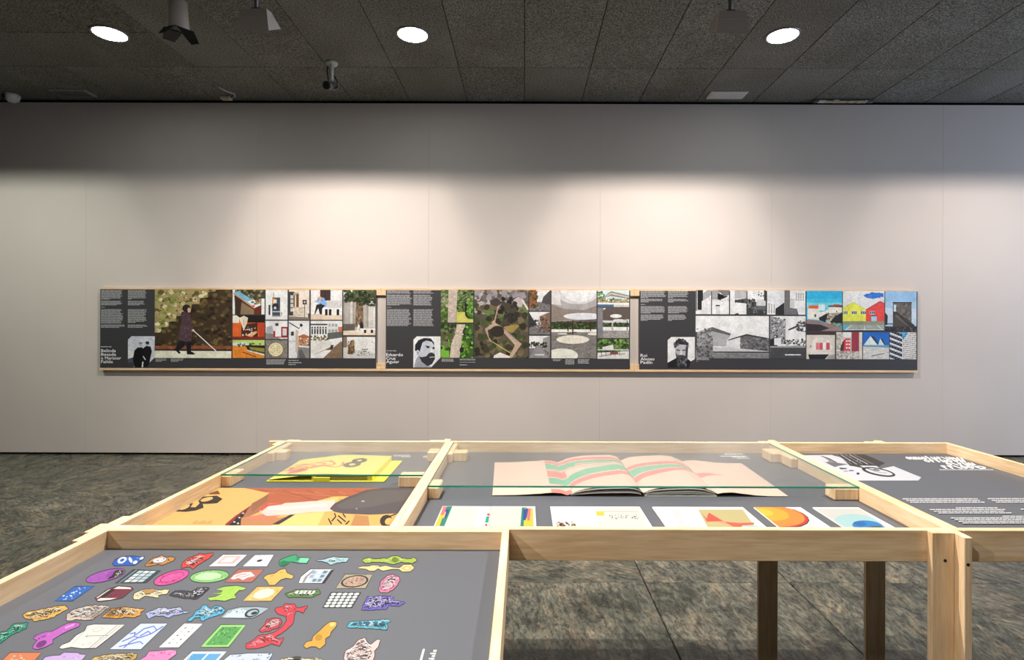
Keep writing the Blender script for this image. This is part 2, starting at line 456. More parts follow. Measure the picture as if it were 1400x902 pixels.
# bullet camera on a white bracket
t = thing('security_camera', (-1.742, 5.06, CEIL), 'small dark bullet security camera on a pale bracket with looped cables', 'camera')
cx_, cy_ = -1.742, 5.06
lathe('mount_plate', [(0.05, -0.022), (0.052, -0.012), (0.052, 0)], M_WHITEPL, t, (cx_, cy_, CEIL))
tube('bracket_arm', [(cx_, cy_, CEIL - 0.02), (cx_, cy_, CEIL - 0.13), (cx_ - 0.005, cy_ + 0.01, CEIL - 0.16)], 0.017, M_WHITEPL, t)
lathe('camera_body', [(0.02, -0.09), (0.036, -0.085), (0.038, 0.07), (0.03, 0.085)], M_STEEL, t, (cx_ - 0.012, cy_ + 0.02, CEIL - 0.205), (-0.12, -1, -0.35))
lathe('lens_hood', [(0.034, 0.08), (0.036, 0.098), (0.002, 0.09)], M_DARKSTEEL, t, (cx_ - 0.012, cy_ + 0.02, CEIL - 0.205), (-0.12, -1, -0.35), cap=False)
tube('cable', [(cx_ - 0.04, cy_ + 0.03, CEIL - 0.0), (cx_ - 0.045, cy_, CEIL - 0.08), (cx_ - 0.03, cy_, CEIL - 0.17)], 0.005, M_DARKSTEEL, t, 6)
tube('cable', [(cx_ + 0.02, cy_, CEIL - 0.12), (cx_ + 0.048, cy_, CEIL - 0.17), (cx_ + 0.045, cy_ + 0.01, CEIL - 0.22), (cx_ + 0.01, cy_ + 0.02, CEIL - 0.23)], 0.006, M_DARKSTEEL, t, 6)

# dome sensor, slim ceiling plates, dangling connector, loose strip
t = thing('motion_sensor', (-5.31, 5.80, CEIL), 'small round pale sensor on the ceiling at the wall edge', 'sensor')
lathe('dome', [(0.068, 0.0), (0.07, -0.015), (0.06, -0.055), (0.03, -0.08), (0.002, -0.085)], M_WHITEPL, t, (-5.31, 5.80, CEIL))
mesh('eye', [(-5.36, 5.735, CEIL - 0.02), (-5.32, 5.725, CEIL - 0.02), (-5.335, 5.742, CEIL - 0.07), (-5.36, 5.75, CEIL - 0.055)], [(0, 1, 2, 3)], M_DARKSTEEL, t)
for (px, lab, led) in ((98, 'thin flat grey ceiling plate near the round sensor', True), (993, 'thin flat pale ceiling plate above the black-and-white photographs', False)):
    x = (px - CX) * 5.74 / F
    t = thing('ceiling_plate_unit', (x, 5.74, CEIL), lab, 'ceiling plate')
    box('plate', (x - 0.19, x + 0.19, 5.655, 5.83, CEIL - 0.014, CEIL), plain('plate_paint', (150, 148, 142) if led else (205, 203, 200), 0.5), t, bev=0.004)
    box('rim', (x - 0.165, x + 0.165, 5.675, 5.81, CEIL - 0.017, CEIL - 0.0135), M_WHITEPL if not led else M_STEEL, t, bev=0.001)
    if led: lathe('indicator', [(0.006, -0.02), (0.006, -0.0165)], plain('green_indicator', (40, 190, 80), 0.4), t, (x + 0.03, 5.70, CEIL), n=10)
t = thing('cable_connector', (-3.10, 5.86, 3.722), 'pale cable connector with a looped lead resting on the wall top', 'connector')
box('connector_body', (-3.16, -3.06, 5.80, 5.87, 3.723, 3.750), plain('cream_plastic', (200, 190, 165), 0.5), t, bev=0.003)
tube('lead', [(-3.06, 5.83, 3.735), (-3.0, 5.80, 3.738), (-2.985, 5.76, 3.752), (-3.03, 5.70, 3.75), (-3.06, 5.60, CEIL)], 0.006, M_WHITEPL, t, 6)
t = thing('loose_trim_strip', (3.30, 5.87, 3.722), 'frayed pale strip lying on the top edge of the wall', 'trim strip')
x = 3.03
while x < 3.62:
    l = random.uniform(0.03, 0.09)
    box('flake', (x, x + l, 5.83, 5.88, 3.7225, 3.727 + random.uniform(0.002, 0.014)), random.choice([M_WHITEPL, M_STEEL, plain('beige_flake', (190, 175, 150), 0.7)]), t, bev=0.001)
    x += l + random.uniform(0.0, 0.012)

# ------------------------------------------------------------------ drawing prints as flat ink geometry
def unproject(px, py):
    u, v = (px - CX) / F, -(py - CY) / F
    c, s = math.cos(ROLL), math.sin(ROLL)
    return Vector((c * u + s * v, 1.0, -s * u + c * v))

def on_wall(px, py, y):
    d = unproject(px, py); return Vector((d.x * y, y, CAMZ + d.z * y))
def on_level(px, py, z):
    d = unproject(px, py); t = (z - CAMZ) / d.z; return Vector((d.x * t, t, z))

def flat_wall(px, py, y, xref):
    return Vector(((px - CX) * y / F, y, CAMZ + (CY - py - ROLL * (xref - CX)) * y / F))

def clip(poly, x0, y0, x1, y1):
    for ax, val, keep_lo in ((0, x0, False), (0, x1, True), (1, y0, False), (1, y1, True)):
        out = []
        if not poly: return []
        for i in range(len(poly)):
            a, b = poly[i - 1], poly[i]
            ia = (a[ax] <= val) if keep_lo else (a[ax] >= val)
            ib = (b[ax] <= val) if keep_lo else (b[ax] >= val)
            if ia != ib:
                t_ = (val - a[ax]) / (b[ax] - a[ax])
                out.append((a[0] + (b[0] - a[0]) * t_, a[1] + (b[1] - a[1]) * t_))
            if ib: out.append(b)
        poly = out
    return poly

def inside(p, poly):
    r = False
    for i in range(len(poly)):
        (xa, ya), (xb, yb) = poly[i - 1], poly[i]
        if (ya > p[1]) != (yb > p[1]) and p[0] < (xb - xa) * (p[1] - ya) / (yb - ya) + xa: r = not r
    return r

class Print:
    """flat ink shapes collected into one mesh; view = (ox, oy, scale) of the measured detail"""
    def __init__(s, view, plane, frame=None, gain=0.74):
        s.v, s.plane, s.frame, s.gain = view, plane, frame, gain
        s.items = []; s.rnd = random.Random(len(bpy.data.meshes))
    def poly(s, pts, col):
        if s.frame: pts = clip(list(pts), *s.frame)
        if len(pts) >= 3: s.items.append((list(pts), col))
        return s
    def rect(s, x0, y0, x1, y1, col): return s.poly([(x0, y0), (x1, y0), (x1, y1), (x0, y1)], col)
    def bg(s, col): return s.rect(*s.frame, col)
    def ell(s, cx, cy, rx, ry, col, rot=0, n=20):
        c, q = math.cos(math.radians(rot)), math.sin(math.radians(rot))
        return s.poly([(cx + rx * math.cos(a) * c - ry * math.sin(a) * q, cy + rx * math.cos(a) * q + ry * math.sin(a) * c)
                       for a in (2 * math.pi * k / n for k in range(n))], col)
    def line(s, pts, wd, col):
        for (xa, ya), (xb, yb) in zip(pts[:-1], pts[1:]):
            l = math.hypot(xb - xa, yb - ya) or 1; nx, ny = -(yb - ya) / l * wd / 2, (xb - xa) / l * wd / 2
            s.poly([(xa + nx, ya + ny), (xb + nx, yb + ny), (xb - nx, yb - ny), (xa - nx, ya - ny)], col)
        return s
    def blobs(s, area, n, size, cols, within=None, flat=1.0, rot=None):
        x0, y0, x1, y1 = area; r = s.rnd
        for _ in range(n):
            p = (r.uniform(x0, x1), r.uniform(y0, y1))
            if within and not inside(p, within): continue
            sz = r.uniform(0.45, 1.0) * size; a0 = r.uniform(0, 6.28) if rot is None else 0
            m = 7; pts = []
            for k in range(m):
                a = 2 * math.pi * k / m; rr = sz * r.uniform(0.6, 1.0)
                ex, ey = rr * math.cos(a + a0), rr * math.sin(a + a0) * flat
                if rot is not None:
                    c, q = math.cos(math.radians(rot)), math.sin(math.radians(rot)); ex, ey = ex * c - ey * q, ex * q + ey * c
                pts.append((p[0] + ex, p[1] + ey))
            s.poly(pts, r.choice(cols))
        return s
    def text(s, x0, y0, x1, y1, rows, col, last=0.5, fill=0.62, wob=0.12, right=False):
        r = s.rnd; pitch = (y1 - y0) / rows; h = pitch * fill
        for k in range(rows):
            y = y0 + k * pitch; end = x1 - (x1 - x0) * (r.uniform(0, wob) if k < rows - 1 else 1 - last)
            x = x0; hh = h
            while x < end - hh:
                wd = min(r.uniform(1.6, 7.5) * h, end - x)
                if right: s.rect(x1 + x0 - x - wd, y, x1 + x0 - x, y + h, col)
                else: s.rect(x, y, x + wd, y + h, col)
                x += wd + 0.55 * h
        return s
    def build(s, name, parent, mat=None, step=1.2e-5, lift=0.0004, label=None):
        ox, oy, sc_ = s.v; vs_, fs, cl = [], [], []
        for k, (pts, col) in enumerate(s.items):
            h = lift + step * k; i0 = len(vs_)
            for (x, y) in pts:
                px, py = ox + x / sc_, oy + y / sc_
                vs_.append(flat_wall(px, py, s.plane[1], s.plane[2]) - Vector((0, h, 0)) if s.plane[0] == 'wall' else on_level(px, py, s.plane[1]) + Vector((0, 0, h)))
            f = list(range(i0, len(vs_)))
            fs.append(f); cl.append(tuple(min(0.9, v / s.gain) for v in lin(col)))
        # turn every face towards the viewer's side
        for k, f in enumerate(fs):
            n = Vector((0, 0, 0))
            for i in range(len(f)):
                n += vs_[f[i - 1]].cross(vs_[f[i]])
            if (n.y if s.plane[0] == 'wall' else -n.z) > 0: fs[k] = f[::-1]
        o = mesh(name, vs_, fs, mat or M_PRINT, parent)
        at = o.data.color_attributes.new('ink', 'FLOAT_COLOR', 'CORNER')
        buf = []
        for p in o.data.polygons:
            buf += [*cl[p.index], 1.0] * p.loop_total
        at.data.foreach_set('color', buf)
        if label: o['label'] = label
        return o

def lettering(name, lines, y, xref, parent, mat, bold=0.010):
    """lines = (text, px left, px right, py baseline, cap height in px) on a wall plane"""
    vs_, fs = [], []
    for txt, xa, xb, yb, cap in lines:
        cu = bpy.data.curves.new('txt', 'FONT'); cu.body = txt; cu.size = 1.0; cu.offset = bold; cu.resolution_u = 2; cu.fill_mode = 'FRONT'
        ob = bpy.data.objects.new('txt', cu); COL.objects.link(ob)
        bpy.context.view_layer.update()
        me = bpy.data.meshes.new_from_object(ob.evaluated_get(bpy.context.evaluated_depsgraph_get()))
        bpy.data.objects.remove(ob)
        mnx = min(v.co.x for v in me.vertices); mxx = max(v.co.x for v in me.vertices)
        ca = 0.73
        i0 = len(vs_)
        for v in me.vertices:
            px = xa + (v.co.x - mnx) / (mxx - mnx) * (xb - xa); py = yb - v.co.y / ca * cap
            vs_.append(flat_wall(px, py, y, xref))
        fs += [tuple(i0 + i for i in p.vertices) for p in me.polygons]
        bpy.data.meshes.remove(me)
    return mesh(name, vs_, fs, mat, parent)

# ------------------------------------------------------------------ display tables
RB = 0.8461                                     # underside of the rails
XA, XD1, XD2, XE = -0.9756, -0.3001, 1.0121, 1.7315   # left side, dividers, right side of the long table
YF, YB = 1.3073, 2.283
T1 = thing('display_table', (0.38, 1.8, 0), 'long pale wooden display table of three trays, two under glass', 'display table')
T2 = thing('display_table', (-0.5, 0.8, 0), 'pale wooden tray table showing rows of colourful printed ornaments', 'display table')

def plank(name, b, parent, axis):
    return box(name, b, {'x': WX, 'y': WY, 'z': WZ}[axis], parent, bev=0.0012)
for xa, xb in ((XA, XD1), (XD1, XD2), (XD2, XE)):
    plank('rail', (xa + 0.0165, xb - 0.0165, YF, YF + 0.0178, RB, TOP), T1, 'x')
    plank('rail', (xa + 0.0165, xb - 0.0165, YB - 0.0162, YB, RB, TOP), T1, 'x')
    plank('rail', (xa + 0.0002, xa + 0.0162, YF, YB, RB, TOP), T1, 'y')
    plank('rail', (xb - 0.0162, xb - 0.0002, YF, YB, RB, TOP), T1, 'y')
def leg(boards, parent):
    """an angle post of two boards"""
    vs_, fs = [], []
    for b in boards:
        o = plank('leg_board', (*b, 0.0, TOP), parent, 'z')
    return o
# angle posts of the long table, (x0, x1, y0, y1) for each board
POSTS1 = [
    [(0.944, 0.9957, YF - 0.0162, YF - 0.0002), (0.9961, 1.0138, YF - 0.0454, YF - 0.0002)],
    [(0.9618, 1.0136, YB + 0.0002, YB + 0.0162), (1.0139, 1.0405, YB + 0.0002, YB + 0.0389)],
    [(1.3998, 1.4515, YB + 0.0002, YB + 0.0162), (1.4519, 1.4801, YB + 0.0002, YB + 0.0389)],
    [(-0.3812, -0.3262, YB + 0.0002, YB + 0.0162), (-0.3259, -0.3001, YB + 0.0002, YB + 0.0389)],
    [(-0.9651, -0.9148, YB + 0.0002, YB + 0.0162), (-0.9919, XA - 0.0002, 2.2075, 2.2663), (-1.0316, XA - 0.0002, 2.2672, YB)],
    [(-0.9919, XA - 0.0002, 1.3353, 1.3876), (-1.0069, XA - 0.0002, YF + 0.0002, 1.3345)],
    [(1.6625, 1.7151, YF - 0.0162, YF - 0.0002), (1.7154, 1.7335, YF - 0.0454, YF - 0.0002)]]
for p in POSTS1: leg(p, T1)
for (x, y, z, r) in ((0.9738, YF - 0.0166, 0.8558, 0.0036), (1.0036, YF - 0.0458, 0.8591, 0.0036)):
    lathe('screw_hole', [(r, -0.0002), (r, 0.0006), (r * 0.72, 0.0006), (r * 0.7, 0.0001)], [M_HOLE], T1, (x, y, z), (0, -1, 0), n=14)
trays = {}
for nm, xa, xb in (('left', XA + 0.0162, XD1 - 0.0162), ('mid', XD1 + 0.0162, XD2 - 0.0162), ('right', XD2 + 0.0162, XE - 0.0162)):
    trays[nm] = box('tray_panel', (xa + 0.0003, xb - 0.0003, YF + 0.0182, YB - 0.0166, TRAY - 0.0097, TRAY), M_TRAY, T1, bev=0)
GB = 0.9138                                      # underside of the glass
BL = [(-0.959, -0.9286, 1.7761, 1.8653), (-0.3966, -0.3167, 1.7761, 1.8329), (-0.959, -0.9359, 2.0924, 2.2659), (-0.9355, -0.8962, 2.1086, 2.1573), (-0.3625, -0.3167, 2.1086, 2.1735),
      (-0.2834, -0.2498, 1.6585, 1.7437), (0.9221, 0.9955, 1.6585, 1.7112), (-0.2834, -0.2652, 2.0843, 2.2659), (-0.2648, -0.2125, 2.1086, 2.1573), (0.9326, 0.9955, 2.1086, 2.1897), (0.9691, 0.9955, 2.0275, 2.1082)]
for b in BL: box('support_block', (*b, TRAY + 0.0002, GB), WZ, T1, bev=0.003)

# near tray table
XN0, XN1, YN0, YN1 = -0.9756, -0.0324, 0.3244, YF - 0.0003
plank('rail', (XN0 + 0.0165, XN1 - 0.0165, YN1 - 0.0162, YN1, RB, TOP), T2, 'x')
plank('rail', (XN0 + 0.0165, XN1 - 0.0165, YN0, YN0 + 0.0162, RB, TOP), T2, 'x')
plank('rail', (XN0, XN0 + 0.0162, YN0, YN1, RB, TOP), T2, 'y')
plank('rail', (XN1 - 0.0162, XN1, YN0, YN1, RB, TOP), T2, 'y')
for p in ([(-0.9919, XN0 - 0.0002, 1.2295, 1.2802), (-1.0052, XN0 - 0.0002, 1.2806, YN1)],
          [(-0.9919, XN0 - 0.0002, 0.3406, 0.3933), (-0.9756, -0.9245, YN0 - 0.0162, YN0 - 0.0002)],
          [(XN1 + 0.0002, XN1 + 0.0162, 0.3406, 0.3933), (-0.0852, -0.0324, YN0 - 0.0162, YN0 - 0.0002)]): leg(p, T2)
near_tray = box('tray_panel', (XN0 + 0.0165, XN1 - 0.0165, YN0 + 0.0165, YN1 - 0.0165, TRAY - 0.0097, TRAY), M_TRAY, T2, bev=0)

# sheets of glass on the blocks
def glass(b, label):
    o = mesh('glass_sheet', boxv(*b), BOXF, [M_GLASS, M_EDGE, M_CLEAR], loc=((b[0] + b[1]) / 2, (b[2] + b[3]) / 2, b[4]), fm=[2, 0, 1, 1, 2, 1])
    return tag(o, label, 'glass', 'glass sheets over the trays')
glass((-0.9582, -0.3175, 1.7737, 2.2651, GB + 0.0003, GB + 0.0058), 'clear glass sheet with green edge covering the yellow book')
glass((-0.2826, 0.9947, 1.6561, 2.2651, GB + 0.0003, GB + 0.0058), 'wide clear glass sheet with green edge covering the open fold-out book')

# ------------------------------------------------------------------ printed ornaments on the near tray
A = (100, 750, 7.778); B = (260, 750, 7.778); C = (400, 750, 7.778); D = (0, 720, 4.0)
E = (0, 820, 7.778); Fv = (160, 820, 7.778); G = (320, 820, 7.778); H = (460, 840, 5.833)
LV = ('level', TRAY)
def grow(poly, d):
    cx = sum(p[0] for p in poly) / len(poly); cy = sum(p[1] for p in poly) / len(poly)
    out, n = [], len(poly)
    area = sum(poly[i - 1][0] * poly[i][1] - poly[i][0] * poly[i - 1][1] for i in range(n))
    sg = 1 if area > 0 else -1
    for i in range(n):
        (xa, ya), (xb, yb), (xc, yc) = poly[i - 1], poly[i], poly[(i + 1) % n]
        n1 = Vector((yb - ya, xa - xb)); n2 = Vector((yc - yb, xb - xc))
        v = (n1.normalized() if n1.length else n1) + (n2.normalized() if n2.length else n2)
        if v.length < 0.2: v = Vector((0.2, 0))
        v = v.normalized() * d * sg
        out.append((xb + v.x, yb + v.y))
    return out
def sh(c, f): return tuple(min(255, v * f) for v in c)
def light_of(c, f): return tuple(v + (255 - v) * f for v in c)
def rough_edge(poly, rnd, amp):
    out = []
    for i in range(len(poly)):
        a, b = poly[i], poly[(i + 1) % len(poly)]
        l = math.hypot(b[0] - a[0], b[1] - a[1]); n = max(1, int(l / (amp * 4)))
        for k in range(n):
            t_ = k / n; j = amp if k else 0
            out.append((a[0] + (b[0] - a[0]) * t_ + rnd.uniform(-j, j), a[1] + (b[1] - a[1]) * t_ + rnd.uniform(-j, j)))
    return out
def ellp(cx, cy, rx, ry, rot=0, n=26):
    c, q = math.cos(math.radians(rot)), math.sin(math.radians(rot))
    return [(cx + rx * math.cos(a) * c - ry * math.sin(a) * q, cy + rx * math.cos(a) * q + ry * math.sin(a) * c) for a in (2 * math.pi * k / n for k in range(n))]

def ornament(view, pts, col, style='carved', extra=None, label=None):
    k = view[2] / 7.778
    p = Print(view, LV, gain=1.95)
    rnd = p.rnd
    xs = [q[0] for q in pts]; ys = [q[1] for q in pts]; area = (min(xs), min(ys), max(xs), max(ys))
    if style == 'carved': pts = rough_edge(pts, rnd, 5 * k)
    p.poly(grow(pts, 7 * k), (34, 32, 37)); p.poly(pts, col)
    span = (area[2] - area[0]) * (area[3] - area[1]) / (k * k)
    if style == 'carved':
        n = int(min(130, 30 + span / 350)); inner = grow(pts, -12 * k)
        for c, m, sz in ((sh(col, 0.55), n, 30), (light_of(col, 0.55), n, 26), (sh(col, 0.3), n // 2, 17), (light_of(col, 0.85), n // 2, 15)):
            for _ in range(m):
                x, y = rnd.uniform(area[0], area[2]), rnd.uniform(area[1], area[3]); a_ = math.radians(rnd.choice([-35, -20, 15, 50, -70]) + rnd.uniform(-15, 15)); pl = [(x, y)]
                for _k in range(4):
                    x += sz * 0.75 * k * math.cos(a_); y += sz * 0.45 * k * math.sin(a_); a_ += 0.5; pl.append((x, y))
                if all(inside(q_, inner) for q_ in pl): p.line(pl, (0.26 * sz) * k, c)
    elif style == 'smooth':
        inner = grow(pts, -10 * k)
        p.blobs(area, 14, 26 * k, [sh(col, 0.82), light_of(col, 0.3)], inner, 0.4, -25)
        p.blobs(area, 10, 10 * k, [sh(col, 0.6), light_of(col, 0.6)], inner, 0.4, -25)
    if extra: extra(p, pts)
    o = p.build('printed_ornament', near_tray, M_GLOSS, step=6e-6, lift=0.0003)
    return o
def quad_at(q, u, v):       # point inside a four-cornered tile: q = near-left, far-left, far-right, near-right
    a = (q[0][0] + (q[3][0] - q[0][0]) * u, q[0][1] + (q[3][1] - q[0][1]) * u)
    b = (q[1][0] + (q[2][0] - q[1][0]) * u, q[1][1] + (q[2][1] - q[1][1]) * u)
    return (a[0] + (b[0] - a[0]) * v, a[1] + (b[1] - a[1]) * v)
def sub(q, u0, v0, u1, v1): return [quad_at(q, u0, v0), quad_at(q, u0, v1), quad_at(q, u1, v1), quad_at(q, u1, v0)]
def uvell(q, u, v, ru, rv, n=18): return [quad_at(q, u + ru * math.cos(2 * math.pi * k / n), v + rv * math.sin(2 * math.pi * k / n)) for k in range(n)]

def x_blue(p, s):
    for c, e in (((240, 244, 250), (520, 122, 52, 30)), ((40, 95, 190), (522, 122, 26, 15)), ((240, 244, 250), (610, 120, 16, 32)), ((240, 244, 250), (660, 145, 26, 16)), ((225, 235, 250), (728, 103, 24, 12))):
        p.ell(*e, c, -25)
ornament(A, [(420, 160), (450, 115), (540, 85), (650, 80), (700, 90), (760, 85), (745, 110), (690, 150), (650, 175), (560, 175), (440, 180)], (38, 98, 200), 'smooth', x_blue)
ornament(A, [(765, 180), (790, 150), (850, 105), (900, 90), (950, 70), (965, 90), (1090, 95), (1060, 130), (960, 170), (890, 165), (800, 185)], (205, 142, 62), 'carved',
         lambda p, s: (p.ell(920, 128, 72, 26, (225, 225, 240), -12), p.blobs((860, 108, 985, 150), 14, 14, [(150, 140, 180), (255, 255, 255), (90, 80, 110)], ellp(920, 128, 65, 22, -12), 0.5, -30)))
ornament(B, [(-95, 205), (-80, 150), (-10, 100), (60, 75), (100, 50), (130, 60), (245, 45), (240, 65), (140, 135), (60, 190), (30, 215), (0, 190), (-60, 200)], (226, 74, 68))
q4 = [(200, 188), (350, 65), (605, 65), (475, 188)]
ornament(B, q4, (243, 238, 238), 'plain', lambda p, s: (p.poly(sub(q4, .15, .22, .85, .9), (225, 190, 190)), p.poly(sub(q4, .24, .36, .68, .78), (240, 234, 236)),
         [p.blobs((280, 80, 560, 160), 26, 8, [(200, 150, 160), (245, 235, 238), (215, 175, 185)], sub(q4, .15, .22, .85, .9), 0.6, -20)]))
q5 = [(560, 188), (690, 68), (890, 65), (815, 188)]
ornament(B, q5, (236, 236, 240), 'plain', lambda p, s: (p.blobs((600, 75, 860, 180), 40, 8, [(200, 200, 208), (160, 160, 170)], sub(q5, .1, .12, .9, .9), 0.6, -20), p.ell(738, 128, 32, 11, (45, 48, 62), -14)))
ornament(B, [(945, 150), (960, 120), (1060, 80), (1125, 65), (1140, 95), (1275, 98), (1240, 155), (1150, 150), (1070, 135), (1000, 185), (955, 180)], (52, 168, 118), 'smooth',
         lambda p, s: (p.poly([(1170, 100), (1270, 102), (1236, 150), (1150, 148)], (130, 222, 182)), p.poly([(950, 150), (975, 128), (1080, 140), (1000, 182), (958, 178)], (25, 120, 82))))
ornament(C, [(250, 125), (370, 105), (440, 85), (490, 95), (600, 100), (570, 140), (480, 145), (400, 170), (370, 145)], (165, 208, 218))
ornament(C, [(740, 130), (760, 110), (820, 95), (850, 110), (1010, 105), (1060, 80), (1120, 80), (1170, 105), (1260, 110), (1280, 95), (1325, 120), (1270, 155), (1150, 140), (1080, 165), (1010, 150), (860, 140), (780, 155)], (168, 194, 72), 'carved',
         lambda p, s: p.ell(1090, 122, 38, 24, (110, 135, 45), 0))
ornament(C, [(685, 205), (740, 190), (810, 190), (840, 178), (910, 178), (925, 195), (990, 180), (1060, 200), (1140, 205), (1180, 172), (1260, 170), (1295, 205), (1250, 240), (1170, 245), (1130, 215), (1060, 215), (960, 235), (910, 210), (870, 235), (820, 235), (780, 215)], (243, 219, 155), 'smooth',
         lambda p, s: (p.ell(1215, 208, 55, 24, (232, 196, 110), 0), p.ell(1215, 208, 25, 11, (248, 236, 200), 0)))
ornament(A, ellp(345, 288, 212, 54, -14), (168, 86, 186), 'smooth', lambda p, s: (p.poly([(360, 330), (440, 235), (500, 225), (545, 235), (520, 275), (430, 310)], (45, 42, 48)),
         p.blobs((380, 230, 535, 320), 30, 13, [(240, 238, 230), (200, 198, 190)], [(380, 322), (450, 238), (545, 235), (500, 280)], 0.5, -35), p.poly([(330, 305), (400, 238), (450, 232), (400, 300)], (150, 70, 170))))
q10 = [(450, 365), (640, 225), (930, 235), (775, 360)]
ornament(A, q10, (58, 76, 86), 'plain', lambda p, s: [p.poly(sub(q10, .24 + .22 * i, .06 + .235 * j, .42 + .22 * i, .25 + .235 * j), random.choice([(224, 234, 238), (190, 208, 216), (205, 222, 230)])) for i in range(3) for j in range(4)] and p.line([quad_at(q10, .12, 0), quad_at(q10, .12, 1)], 9, (140, 160, 168)))
ornament(A, ellp(1045, 308, 190, 62, -17), (222, 84, 160), 'plain', lambda p, s: (p.blobs((850, 230, 1235, 385), 130, 14, [(180, 35, 110), (240, 120, 185)], ellp(1045, 308, 180, 56, -17), 0.5, -20),
         p.poly(ellp(1050, 305, 135, 38, -17), (150, 40, 95)), p.poly(ellp(1052, 306, 126, 34, -17), (226, 96, 170)), p.blobs((920, 260, 1180, 350), 24, 26, [(205, 70, 145), (236, 120, 188)], ellp(1052, 306, 110, 26, -17), 0.2, -17)))
ornament(B, ellp(205, 295, 205, 62, -5), (140, 205, 122), 'plain', lambda p, s: (p.blobs((0, 230, 410, 360), 130, 13, [(90, 160, 85), (185, 232, 168)], ellp(205, 295, 195, 56, -5), 0.5, -20),
         p.poly(ellp(190, 298, 140, 40, -5), (200, 236, 186)), p.blobs((60, 255, 330, 340), 26, 14, [(170, 215, 155), (222, 245, 212)], ellp(190, 298, 125, 34, -5), 0.4, -20)))
ornament(B, [(370, 355), (515, 222), (785, 222), (655, 355)], (190, 112, 100), 'plain', lambda p, s: (p.poly([(430, 320), (470, 280), (560, 252), (645, 248), (690, 290), (610, 308), (560, 335), (515, 310), (460, 328)], (240, 232, 230)),
         p.line([(480, 300), (540, 275), (600, 270)], 9, (190, 140, 135)), p.line([(520, 305), (580, 295), (640, 275)], 8, (200, 160, 155))))
ornament(B, [(780, 310), (820, 280), (900, 265), (960, 225), (1010, 215), (1030, 260), (1100, 290), (1080, 320), (1020, 310), (960, 330), (900, 385), (840, 385), (820, 345)], (232, 188, 98), 'smooth')
q15 = [(65, 365), (140, 225), (440, 220), (335, 365)]
ornament(C, [(65, 365), (90, 300), (190, 220), (440, 220), (335, 365)], (232, 234, 236), 'plain', lambda p, s: (p.poly([(100, 362), (130, 300), (215, 228), (240, 228), (160, 300), (125, 362)], (150, 150, 155)),
         p.poly([(140, 360), (175, 300), (250, 230), (410, 230), (310, 360)], (192, 210, 224)), [p.poly(sub(q15, .28 + .2 * i, .1 + .3 * j, .42 + .2 * i, .3 + .3 * j), random.choice([(150, 175, 196), (225, 234, 240), (110, 130, 150)])) for i in range(3) for j in range(3)],
         p.poly([(310, 365), (410, 225), (440, 222), (335, 365)], (52, 50, 56))))
q16 = [(460, 420), (560, 275), (850, 275), (775, 420)]
ornament(C, q16, (178, 170, 142), 'plain', lambda p, s: (p.blobs((460, 275, 850, 420), 30, 14, [(90, 85, 70), (215, 208, 180)], grow(q16, -8), 0.4, -30), p.poly(uvell(q16, .5, .5, .47, .46), (44, 42, 44)), p.poly(uvell(q16, .5, .5, .40, .38), (190, 160, 138)),
         p.blobs((520, 295, 800, 400), 60, 13, [(110, 60, 55), (220, 195, 175), (150, 105, 95)], uvell(q16, .5, .5, .34, .32), 0.6, -25)))
ornament(C, [(920, 440), (940, 350), (1010, 290), (1070, 275), (1130, 300), (1140, 340), (1100, 400), (1060, 440), (1000, 465), (940, 465)], (230, 132, 170))
ornament(D, [(300, 405), (410, 328), (515, 325), (395, 405)], (42, 108, 196), 'plain', lambda p, s: p.blobs((310, 328, 505, 402), 34, 10, [(235, 240, 250), (200, 215, 240)], grow([(300, 405), (410, 328), (515, 325), (395, 405)], -5), 0.55, -25))
ornament(A, [(235, 525), (380, 428), (440, 415), (480, 398), (610, 408), (640, 430), (520, 522), (400, 545), (270, 560), (250, 548)], (122, 46, 68), 'plain', lambda p, s: (
         p.poly([(430, 428), (480, 402), (608, 412), (618, 430)], (238, 232, 218)), p.poly([(252, 548), (290, 525), (465, 525), (400, 543), (272, 556)], (236, 230, 216)),
         p.poly([(245, 522), (383, 432), (398, 432), (262, 526)], (225, 215, 200)), p.poly([(265, 525), (400, 432), (450, 432), (330, 522)], (40, 34, 40)), p.blobs((360, 440, 580, 515), 20, 22, [(105, 36, 56), (140, 60, 84)], [(370, 515), (460, 436), (610, 436), (510, 516)], 0.3, -35)))
ornament(A, [(640, 520), (650, 480), (740, 440), (860, 430), (900, 445), (1020, 432), (1000, 475), (900, 490), (910, 520), (850, 510), (760, 500), (700, 540), (650, 540)], (238, 222, 172), 'carved',
         lambda p, s: p.poly([(740, 448), (850, 434), (895, 448), (830, 478), (770, 490)], (190, 145, 88)))
ornament(D, [(925, 375), (960, 350), (1050, 355), (1080, 335), (1145, 335), (1105, 375), (1070, 395), (1000, 390)], (66, 66, 76), 'carved',
         lambda p, s: p.blobs((1030, 338, 1140, 392), 50, 9, [(225, 225, 236), (180, 180, 196), (80, 80, 92)], [(1030, 392), (1060, 355), (1085, 338), (1140, 338), (1100, 374), (1068, 392)], 0.45, -30))
ornament(B, [(185, 525), (270, 510), (340, 480), (230, 480), (330, 465), (345, 445), (275, 435), (360, 405), (500, 395), (600, 420), (560, 440), (520, 440), (470, 490), (490, 525), (440, 530), (370, 555), (280, 545), (210, 550)], (170, 214, 90), 'smooth')
q22 = [(560, 555), (715, 405), (1000, 405), (860, 555)]
ornament(B, q22, (240, 190, 104), 'plain', lambda p, s: (p.blobs((560, 405, 1000, 555), 70, 15, [(205, 145, 60), (252, 225, 170), (255, 240, 205)], grow(q22, -8), 0.5, -30), p.poly(uvell(q22, .5, .5, .34, .36), (250, 240, 216)),
         p.blobs((660, 430, 900, 530), 18, 13, [(240, 205, 140), (255, 250, 238)], uvell(q22, .5, .5, .28, .3), 0.5, -30)))
